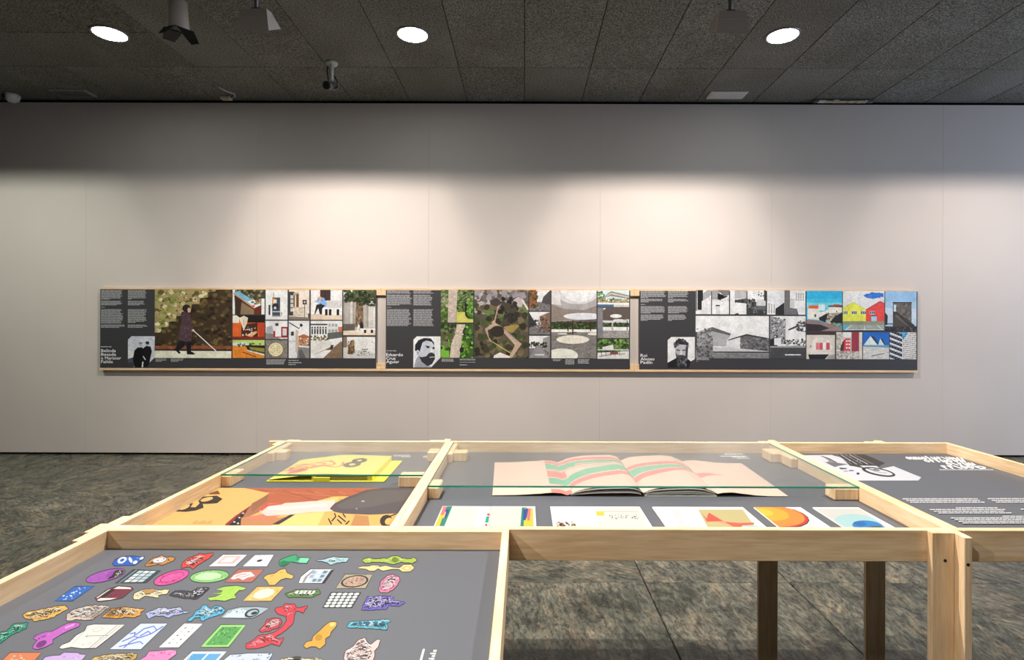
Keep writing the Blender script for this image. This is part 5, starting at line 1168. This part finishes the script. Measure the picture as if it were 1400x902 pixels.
for k, (f, cs) in enumerate((((217, 105, 400, 288), 0), ((217, 297, 400, 495), 1), ((217, 508, 400, 703), 2))):
    p = photo(V4, R2, B2_, f, (216, 222, 230)); x0, y0, x1, y1 = f; h = y1 - y0
    p.poly([(x0, y0 + h * .55), (x1, y0 + h * .6), (x1, y1), (x0, y1)], (116, 112, 112)); p.blobs((x0, y0 + h * .55, x1, y1), 90, 9, [(90, 88, 90), (150, 146, 146), (70, 68, 70)], None, 0.5, -15)
    if k == 0: p.poly([(x0, y0), (x0 + 60, y0), (x0 + 70, y1 - 50), (x0, y1 - 20)], (128, 84, 52)); p.blobs((x0, y0, x0 + 75, y1 - 20), 60, 12, [(70, 84, 40), (160, 96, 60), (46, 50, 32)]); p.poly([(x1 - 60, y0 + 60), (x1, y0), (x1, y0 + h * .7), (x1 - 75, y0 + h * .6)], (76, 72, 72))
    elif k == 1: p.poly([(x1 - 95, y0 + 40), (x1, y0), (x1, y1 - 10), (x1 - 80, y0 + h * .6)], (120, 96, 80)); p.blobs((x1 - 90, y0 + 30, x1, y1 - 20), 50, 11, [(84, 62, 50), (160, 134, 114), (60, 50, 46)]); p.poly([(x0, y0 + 10), (x0 + 30, y0 + 60), (x0 + 70, y0 + h * .58), (x0, y0 + h * .7)], (52, 52, 54)); p.blobs((x0 + 20, y0 + 70, x0 + 90, y0 + h * .58), 20, 12, [(40, 44, 36), (70, 74, 62)])
    else: p.poly([(x1 - 60, y0 + 20), (x1, y0), (x1, y1 - 40), (x1 - 70, y0 + h * .5)], (140, 136, 134)); p.blobs((x0, y0 + h * .28, x0 + 95, y0 + h * .5), 40, 13, [(34, 44, 26), (58, 70, 40)]); p.blobs((x1 - 90, y0 + h * .3, x1 - 30, y0 + h * .55), 26, 13, [(40, 44, 34), (66, 70, 54)]); p.poly([(x0 + 60, y0 + h * .45), (x0 + 95, y0 + h * .42), (x1 - 10, y1), (x0, y1)], (136, 132, 134)); p.rect(x0 + 50, y1 - 35, x1 - 50, y1 - 22, (196, 204, 210))
    done(p)
p = photo(V4, R2, B2_, (412, 105, 808, 705), (150, 144, 142)); p.poly([(412, 105), (808, 105), (808, 300), (412, 300)], (160, 156, 156)); p.ell(640, 80, 215, 150, (196, 196, 200)); p.ell(650, 70, 170, 140, (226, 228, 232)); p.poly([(412, 105), (470, 105), (500, 240), (412, 225)], (206, 202, 200)); p.poly([(412, 230), (520, 270), (700, 280), (808, 240), (808, 330), (412, 385)], (132, 120, 112)); p.ell(690, 335, 172, 30, (206, 208, 214)); p.poly([(412, 385), (808, 360), (808, 390), (412, 395)], (96, 88, 84)); p.rect(412, 385, 808, 455, (52, 60, 36)); p.blobs((412, 385, 808, 455), 120, 15, [(44, 56, 28), (86, 100, 56), (24, 28, 20)]); p.rect(412, 450, 808, 480, (226, 220, 210)); p.rect(412, 475, 808, 705, (122, 118, 114)); p.blobs((412, 480, 808, 705), 190, 13, [(96, 92, 88), (146, 140, 136), (112, 108, 104)], None, 0.4, -12); p.ell(600, 540, 145, 38, (216, 210, 196)); p.ell(505, 680, 142, 62, (226, 218, 204)); p.ell(790, 490, 60, 12, (216, 210, 200)); p.ell(510, 490, 46, 8, (206, 200, 190))
for x, a, b_ in ((600, 368, 495), (558, 380, 470), (756, 378, 465)): p.rect(x - 5, a, x + 5, b_, (60, 40, 34))
p.poly([(545, 482), (635, 470), (635, 478), (545, 492)], (70, 62, 56)); done(p, 'photograph of a concrete canopy with round openings over a paved square')
p = photo(V4, R2, B2_, (818, 105, 1095, 252), (190, 212, 226)); p.blobs((818, 120, 880, 200), 40, 14, [(110, 140, 70), (70, 96, 46)]); p.poly([(845, 185), (935, 112), (1095, 150), (1095, 180), (930, 155)], (130, 122, 112)); p.poly([(860, 180), (935, 125), (1095, 160), (1095, 172), (940, 140)], (190, 178, 160)); p.rect(818, 180, 1095, 215, (150, 140, 110)); p.blobs((818, 175, 1095, 215), 60, 9, [(70, 70, 46), (226, 220, 206), (120, 130, 84)]); p.rect(818, 215, 1095, 232, (222, 214, 204)); p.rect(818, 230, 960, 252, (70, 96, 130)); p.rect(960, 232, 1095, 252, (190, 188, 184)); done(p)
p = photo(V4, R2, B2_, (818, 258, 1095, 525), (96, 92, 90)); p.poly([(865, 262), (1095, 258), (1095, 370), (865, 395)], (86, 76, 70)); p.ell(980, 332, 52, 17, (228, 230, 234)); p.ell(1005, 368, 50, 9, (224, 222, 220)); p.poly([(865, 370), (960, 372), (1095, 360), (1095, 395), (865, 395)], (196, 196, 200)); p.rect(865, 392, 1095, 430, (44, 58, 34)); p.blobs((865, 392, 1095, 430), 60, 12, [(40, 54, 26), (80, 98, 54)]); p.rect(865, 428, 1095, 462, (232, 226, 216)); p.rect(865, 460, 1095, 525, (150, 146, 142)); p.blobs((865, 462, 1095, 525), 90, 9, [(120, 116, 112), (180, 174, 168)], None, 0.5, 0); p.rect(818, 258, 864, 525, (120, 118, 122)); p.rect(942, 390, 956, 455, (170, 160, 150)); p.rect(1075, 370, 1082, 458, (60, 50, 46)); p.poly([(866, 262), (892, 262), (872, 282)], (226, 230, 234)); done(p)
p = photo(V4, R2, B2_, (818, 535, 1095, 708), (72, 92, 50)); p.blobs((818, 535, 1095, 640), 140, 20, [(52, 78, 36), (96, 130, 62), (34, 46, 28), (130, 160, 84)]); p.poly([(862, 605), (955, 585), (962, 625), (862, 630)], (206, 204, 200)); p.rect(818, 625, 1095, 634, (190, 192, 200)); p.poly([(818, 655), (1095, 640), (1095, 708), (818, 708)], (206, 204, 200)); p.line([(830, 690), (930, 670), (1060, 665)], 5, (80, 76, 74)); [p.rect(850 + 40 * k, 634, 855 + 40 * k, 680, (60, 50, 44)) for k in range(5)]; p.poly([(930, 650), (1000, 640), (1000, 665), (930, 672)], (120, 70, 60)); done(p)

# ---- third panel
texts(V5, R3, B3_, [(102, 116, 325, 182, 7, .3), (102, 188, 304, 220, 3, .35), (102, 234, 142, 242, 1, 1), (102, 252, 325, 318, 7, .4), (102, 326, 306, 382, 6, .3), (342, 116, 526, 182, 7, .25), (342, 188, 524, 220, 3, .3), (342, 252, 518, 316, 7, .6), (342, 326, 504, 382, 6, .25), (594, 706, 706, 728, 2, 1), (594, 732, 606, 740, 1, 1)])
title(V5, R3, B3_, [('Roi', 102, 160, 697), ('Alonso', 102, 225, 728), ('Padín', 102, 207, 758)])
p = photo(V5, R3, B3_, (338, 519, 582, 792), (58, 57, 60))
p.poly([(341, 550), (372, 522), (580, 522), (580, 716), (540, 740), (341, 748)], (222, 224, 228)); p.poly([(341, 748), (400, 716), (430, 700), (500, 700), (545, 735), (530, 792), (341, 792)], (26, 26, 30)); p.poly([(405, 610), (420, 570), (460, 560), (505, 575), (520, 620), (515, 680), (490, 730), (430, 735), (410, 680)], (176, 176, 180)); p.poly([(398, 618), (394, 575), (430, 543), (480, 540), (526, 575), (523, 622), (504, 592), (440, 586), (412, 615)], (52, 52, 56)); p.blobs((395, 542, 525, 610), 60, 18, [(46, 46, 50), (92, 92, 98), (30, 30, 34)], [(398, 615), (395, 575), (430, 543), (480, 540), (525, 575), (522, 620), (500, 585), (440, 580)]); p.poly([(408, 650), (430, 690), (470, 680), (500, 690), (518, 650), (516, 710), (490, 770), (455, 782), (425, 755)], (56, 56, 60)); p.blobs((420, 690, 510, 775), 40, 12, [(110, 110, 114), (70, 70, 74), (40, 40, 44)], None, 2, 0); p.line([(418, 635), (450, 640)], 9, (50, 50, 54)); p.line([(470, 640), (505, 634)], 9, (50, 50, 54)); p.poly([(455, 640), (466, 640), (474, 675), (448, 676)], (206, 206, 210)); p.line([(436, 690), (490, 690)], 8, (30, 30, 34)); p.poly([(500, 600), (522, 620), (514, 700), (496, 700)], (60, 60, 64)); done(p, 'black and white portrait of a face with a full beard and tousled hair')
p = photo(V5, R3, B3_, (587, 108, 722, 320), (226, 228, 230)); p.rect(603, 108, 650, 283, (34, 34, 36)); p.poly([(650, 140), (685, 108), (722, 108), (722, 150), (690, 180), (650, 205)], (156, 156, 158)); p.poly([(640, 205), (690, 180), (690, 320), (640, 320)], (206, 206, 208)); p.rect(587, 108, 600, 290, (120, 120, 122)); p.rect(704, 170, 708, 190, K_); done(p)
p = photo(V5, R3, B3_, (730, 108, 880, 320), (206, 206, 208)); p.rect(730, 108, 800, 190, (150, 150, 152)); p.poly([(780, 135), (870, 165), (800, 195), (780, 190)], K_); p.poly([(780, 108), (880, 108), (880, 150), (840, 165)], (110, 110, 112)); p.rect(730, 205, 880, 320, (232, 232, 234)); p.blobs((800, 180, 880, 205), 12, 9, [(236, 236, 238), (150, 150, 152)]); p.rect(763, 238, 800, 320, (196, 196, 198)); p.rect(763, 238, 800, 250, (40, 40, 42)); done(p)
p = photo(V5, R3, B3_, (890, 108, 1033, 320), (226, 227, 230)); p.poly([(930, 108), (1033, 108), (1033, 180), (930, 185)], (170, 170, 172)); p.rect(890, 108, 930, 300, (236, 237, 239)); p.poly([(930, 195), (1033, 180), (1033, 225), (930, 215)], (60, 60, 62)); p.blobs((935, 185, 1033, 222), 20, 9, [(30, 30, 32), (110, 110, 112)]); p.poly([(930, 225), (1033, 235), (1033, 320), (890, 320)], (232, 232, 235)); p.poly([(925, 320), (960, 308), (965, 320)], K_); done(p)
p = photo(V5, R3, B3_, (1042, 108, 1202, 320), (222, 224, 228)); p.blobs((1095, 115, 1190, 170), 30, 9, [(150, 150, 152), (60, 60, 62), (240, 240, 240)]); p.poly([(1042, 190), (1110, 195), (1120, 240), (1202, 230), (1202, 320), (1042, 320)], (96, 96, 98)); p.blobs((1042, 185, 1120, 290), 50, 12, [(50, 50, 52), (130, 130, 132), (32, 32, 34)]); p.rect(1125, 190, 1202, 245, (190, 190, 192)); p.rect(1042, 280, 1202, 320, (58, 58, 60)); p.blobs((1050, 285, 1195, 315), 12, 10, [(130, 130, 132), (90, 90, 92)]); p.rect(1188, 108, 1202, 200, (50, 50, 52)); done(p)
p = photo(V6, R3, B3_, (-73, 108, 264, 322), (222, 223, 226)); p.poly([(-73, 108), (78, 108), (78, 220), (-10, 260), (-73, 200)], (206, 207, 210)); p.poly([(-70, 200), (0, 225), (0, 320), (-70, 320)], (226, 226, 228)); [p.rect(-60 + 22 * k, 220 + 5 * k, -50 + 22 * k, 310, (150, 150, 152)) for k in range(3)]; p.poly([(0, 270), (78, 215), (78, 322), (0, 322)], (40, 40, 42)); p.poly([(80, 108), (128, 108), (128, 260), (190, 270), (205, 322), (78, 322)], (100, 100, 102)); p.rect(128, 180, 168, 262, (190, 190, 192)); p.rect(128, 108, 170, 180, (232, 232, 234)); p.rect(175, 125, 264, 200, (236, 236, 238)); [p.rect(180 + 20 * i, 136 + 17 * j, 190 + 20 * i, 145 + 17 * j, (90, 90, 92)) for i in range(4) for j in range(4)]; p.poly([(185, 255), (264, 250), (264, 310), (200, 300)], (206, 206, 208)); done(p)
p = photo(V5, R3, B3_, (587, 335, 1232, 708), (226, 227, 231)); p.poly([(587, 475), (620, 480), (640, 500), (640, 600), (587, 610)], (70, 70, 72)); p.poly([(600, 480), (735, 440), (735, 600), (600, 620)], (132, 132, 134)); p.poly([(735, 440), (890, 490), (890, 520), (862, 545), (855, 605), (735, 600)], (160, 160, 163)); p.poly([(625, 470), (735, 433), (898, 490), (890, 508), (735, 470), (640, 490)], (90, 90, 92)); p.poly([(862, 545), (980, 520), (980, 640), (860, 620)], (206, 206, 208)); p.poly([(865, 545), (1035, 494), (1232, 530), (1232, 540), (1035, 506), (880, 550)], (44, 44, 46)); p.poly([(980, 520), (1035, 506), (1232, 540), (1232, 650), (980, 640)], (96, 96, 98)); p.blobs((600, 450, 735, 600), 60, 15, [(90, 90, 92), (160, 160, 162)]); p.blobs((982, 525, 1232, 645), 90, 15, [(70, 70, 72), (130, 130, 132), (112, 112, 114)]); p.poly([(587, 610), (740, 580), (740, 655), (1232, 650), (1232, 708), (587, 708)], (120, 120, 122)); p.poly([(740, 610), (860, 610), (1232, 645), (1232, 655), (740, 650)], (186, 186, 188)); p.blobs((587, 600, 740, 708), 60, 16, [(70, 70, 72), (110, 110, 112)]); p.line([(740, 652), (1232, 652)], 8, (26, 26, 28)); p.blobs((740, 665, 1232, 705), 60, 20, [(140, 140, 142), (108, 108, 110)], None, 0.3, 0); done(p, 'large black and white photograph of low sheds behind a wall')
p = photo(V6, R3, B3_, (-45, 335, 266, 708), (226, 228, 232)); p.poly([(-45, 335), (30, 350), (90, 380), (90, 580), (-45, 590)], (140, 140, 143)); p.blobs((-40, 350, 88, 560), 70, 13, [(90, 90, 92), (196, 196, 198), (60, 60, 62)]); p.poly([(-45, 540), (10, 520), (20, 600), (-45, 610)], (40, 40, 42)); p.rect(-10, 530, 50, 590, (226, 226, 228)); p.poly([(115, 450), (200, 420), (266, 440), (266, 590), (115, 580)], (216, 216, 218)); p.poly([(110, 452), (200, 412), (210, 425), (120, 462)], (50, 50, 52)); p.blobs((190, 380, 266, 470), 40, 15, [(60, 60, 62), (120, 120, 122), (34, 34, 36)]); p.blobs((70, 540, 266, 590), 60, 12, [(40, 40, 42), (150, 150, 152), (90, 90, 92)]); p.poly([(-45, 600), (266, 595), (266, 708), (-45, 708)], (66, 66, 68)); p.rect(-45, 600, 266, 612, (150, 150, 152)); p.rect(85, 670, 225, 680, (206, 206, 208)); done(p)
p = photo(V6, R3, B3_, (275, 112, 587, 465), (62, 182, 222)); p.rect(275, 112, 587, 180, (44, 168, 214)); p.rect(275, 215, 587, 262, (110, 200, 226)); p.rect(292, 240, 378, 270, (220, 96, 52)); p.poly([(285, 268), (380, 268), (390, 300), (440, 290), (470, 260), (587, 240), (587, 380), (285, 360)], (222, 214, 204)); p.rect(380, 232, 437, 285, (206, 214, 220)); p.poly([(465, 240), (587, 235), (587, 258), (465, 252)], (96, 74, 66)); p.rect(510, 228, 565, 238, (200, 80, 50)); p.poly([(380, 350), (470, 300), (440, 390), (390, 370)], (32, 32, 40)); p.poly([(455, 310), (587, 300), (587, 400), (470, 395)], (156, 144, 126)); p.blobs((455, 310, 587, 400), 40, 16, [(90, 80, 70), (196, 184, 164)]); p.poly([(480, 390), (520, 340), (587, 300), (587, 400)], (34, 34, 38)); p.poly([(275, 365), (390, 375), (587, 430), (587, 465), (275, 465)], (140, 118, 116)); p.poly([(275, 400), (400, 410), (480, 440), (400, 465), (275, 465)], (48, 42, 46)); p.blobs((490, 390, 587, 425), 20, 11, [(120, 140, 60), (80, 100, 50)]); p.ell(352, 330, 8, 14, (60, 50, 50)); p.ell(540, 292, 6, 6, (40, 40, 44)); done(p, 'colour photograph of white village houses under a turquoise sky')
p = photo(V6, R3, B3_, (595, 112, 960, 465), (214, 222, 232)); p.blobs((600, 115, 960, 250), 40, 46, [(232, 236, 240), (200, 210, 222), (222, 228, 234)]); p.poly([(772, 150), (860, 125), (950, 130), (955, 165), (900, 160), (860, 182), (800, 170)], (46, 110, 196)); p.blobs((775, 130, 950, 170), 14, 24, [(40, 100, 190), (72, 132, 206)], None, 0.5, -8); p.poly([(595, 260), (685, 208), (797, 275), (797, 380), (595, 380)], (240, 218, 76)); p.line([(595, 262), (685, 210), (797, 277)], 6, (196, 186, 120)); p.poly([(797, 275), (922, 200), (960, 220), (960, 380), (797, 380)], (220, 66, 62)); p.line([(797, 277), (922, 202), (960, 222)], 6, (150, 40, 44))
for x, w_ in ((600, 36), (670, 46), (750, 48), (830, 48)):
    p.rect(x, 288, x + w_, 318, (196, 200, 204)); [p.rect(x + 3 + i * w_ / 3, 291, x + w_ / 3 - 1 + i * w_ / 3, 315, (70, 84, 110)) for i in range(3)]
p.rect(845, 330, 892, 380, (150, 190, 210)); p.rect(845, 326, 892, 334, (60, 70, 80)); p.rect(595, 378, 960, 412, (132, 138, 112)); p.poly([(595, 410), (960, 410), (960, 465), (595, 465)], (150, 156, 150)); p.poly([(595, 412), (655, 412), (595, 460)], (70, 166, 196)); p.line([(610, 462), (670, 414)], 5, W_); p.line([(785, 412), (785, 465)], 5, W_); p.line([(900, 414), (955, 462)], 5, W_); p.line([(620, 452), (950, 452)], 4, W_); p.rect(595, 458, 960, 465, (40, 44, 46)); done(p, 'colour photograph of a yellow and a red gabled house')
p = photo(V6, R3, B3_, (968, 112, 1243, 468), (160, 190, 222)); p.rect(968, 112, 1243, 200, (142, 180, 218)); p.rect(968, 260, 1243, 400, (186, 200, 216)); p.rect(1035, 212, 1200, 450, (96, 88, 80)); p.blobs((1040, 220, 1198, 440), 70, 18, [(78, 70, 64), (120, 110, 100), (90, 84, 78)]); p.rect(1033, 208, 1204, 216, (40, 38, 38)); p.rect(1042, 232, 1062, 292, (190, 206, 222)); p.poly([(1036, 290), (1070, 295), (1225, 410), (1225, 425), (1180, 420), (1060, 310), (1036, 420)], (52, 46, 44)); p.poly([(1036, 320), (1180, 430), (1180, 468), (1036, 468)], (70, 60, 54)); p.rect(968, 395, 1040, 405, (90, 100, 110)); p.poly([(968, 420), (1060, 425), (1243, 420), (1243, 468), (968, 468)], (46, 42, 40)); p.blobs((968, 425, 1243, 468), 40, 13, [(70, 62, 54), (30, 28, 26), (100, 88, 74)]); p.poly([(968, 300), (990, 330), (985, 410), (968, 410)], (36, 40, 40)); done(p, 'colour photograph of a weathered concrete tower')
p = photo(V6, R3, B3_, (275, 480, 525, 712), (200, 194, 184)); p.rect(275, 480, 525, 500, (60, 44, 40)); p.ell(405, 610, 96, 86, (216, 210, 200)); p.ell(405, 612, 84, 76, (206, 200, 190)); p.rect(310, 640, 500, 672, (206, 200, 190)); [p.rect(x, 568, x + w_, 630, c) for x, w_, c in ((330, 26, (226, 214, 210)), (358, 26, (206, 110, 116)), (388, 30, (186, 80, 90)), (422, 24, (230, 222, 216)), (448, 32, (182, 76, 88)))]; p.poly([(290, 672), (475, 670), (440, 712), (300, 712)], (32, 32, 40)); p.poly([(470, 680), (525, 670), (525, 712), (450, 712)], (150, 146, 140)); p.ell(312, 600, 6, 12, (170, 90, 90)); done(p)
p = photo(V6, R3, B3_, (537, 475, 765, 712), (190, 186, 176)); p.blobs((537, 475, 600, 712), 50, 16, [(160, 154, 144), (214, 208, 198)]); p.rect(600, 475, 670, 520, (214, 224, 230)); p.poly([(590, 560), (620, 530), (662, 530), (662, 640), (580, 640)], (206, 60, 74)); [p.rect(622 + 22 * i, 545 + 30 * j, 638 + 22 * i, 560 + 30 * j, (236, 226, 224)) for i in range(2) for j in range(3)]; p.rect(672, 475, 738, 645, (146, 52, 66)); p.rect(738, 475, 765, 712, (206, 200, 188)); p.poly([(537, 640), (740, 645), (740, 712), (537, 712)], (170, 166, 158)); p.blobs((545, 645, 735, 710), 50, 15, [(136, 132, 126), (200, 196, 188)]); p.poly([(575, 600), (610, 540), (600, 640), (572, 640)], (70, 50, 44)); done(p)
p = photo(V6, R3, B3_, (773, 475, 1003, 712), (30, 100, 186)); p.poly([(778, 590), (838, 508), (905, 590)], (206, 222, 232)); p.poly([(838, 508), (870, 512), (910, 575), (905, 590)], (40, 56, 70)); p.poly([(905, 590), (925, 530), (965, 590)], (196, 214, 226)); p.poly([(925, 530), (945, 534), (970, 590), (962, 590)], (40, 56, 70)); p.rect(773, 588, 1003, 604, (96, 150, 170)); p.poly([(773, 602), (1003, 608), (1003, 712), (773, 712)], (196, 194, 190)); p.blobs((773, 610, 1003, 712), 40, 20, [(176, 174, 170), (212, 210, 206)], None, 0.4, 0); p.line([(850, 682), (960, 660)], 6, (90, 88, 86)); done(p)
p = photo(V6, R3, B3_, (1010, 475, 1243, 712), (220, 216, 212)); p.poly([(1105, 475), (1165, 475), (1165, 490), (1125, 540), (1112, 520)], (70, 160, 210))
p.poly([(1010, 475), (1050, 475), (1120, 540), (1120, 712), (1010, 712)], (206, 208, 214))
for k in range(7): p.poly([(1010, 490 + 44 * k - 40), (1118, 530 + 44 * k - 40), (1118, 556 + 44 * k - 40), (1010, 514 + 44 * k - 40)], (36, 38, 46)); [p.rect(1015 + 26 * i, 480 + 44 * k + 9 * i - 30, 1025 + 26 * i, 500 + 44 * k + 9 * i - 30, (96, 98, 106)) for i in range(4)]
for i in range(8):
    for j in range(13):
        p.rect(1128 + 15 * i, 490 + 18 * j - i * 2, 1136 + 15 * i, 499 + 18 * j - i * 2, (52, 52, 58) if (i + j) % 3 else (190, 140, 116))
done(p, 'colour photograph of a dense apartment tower facade')
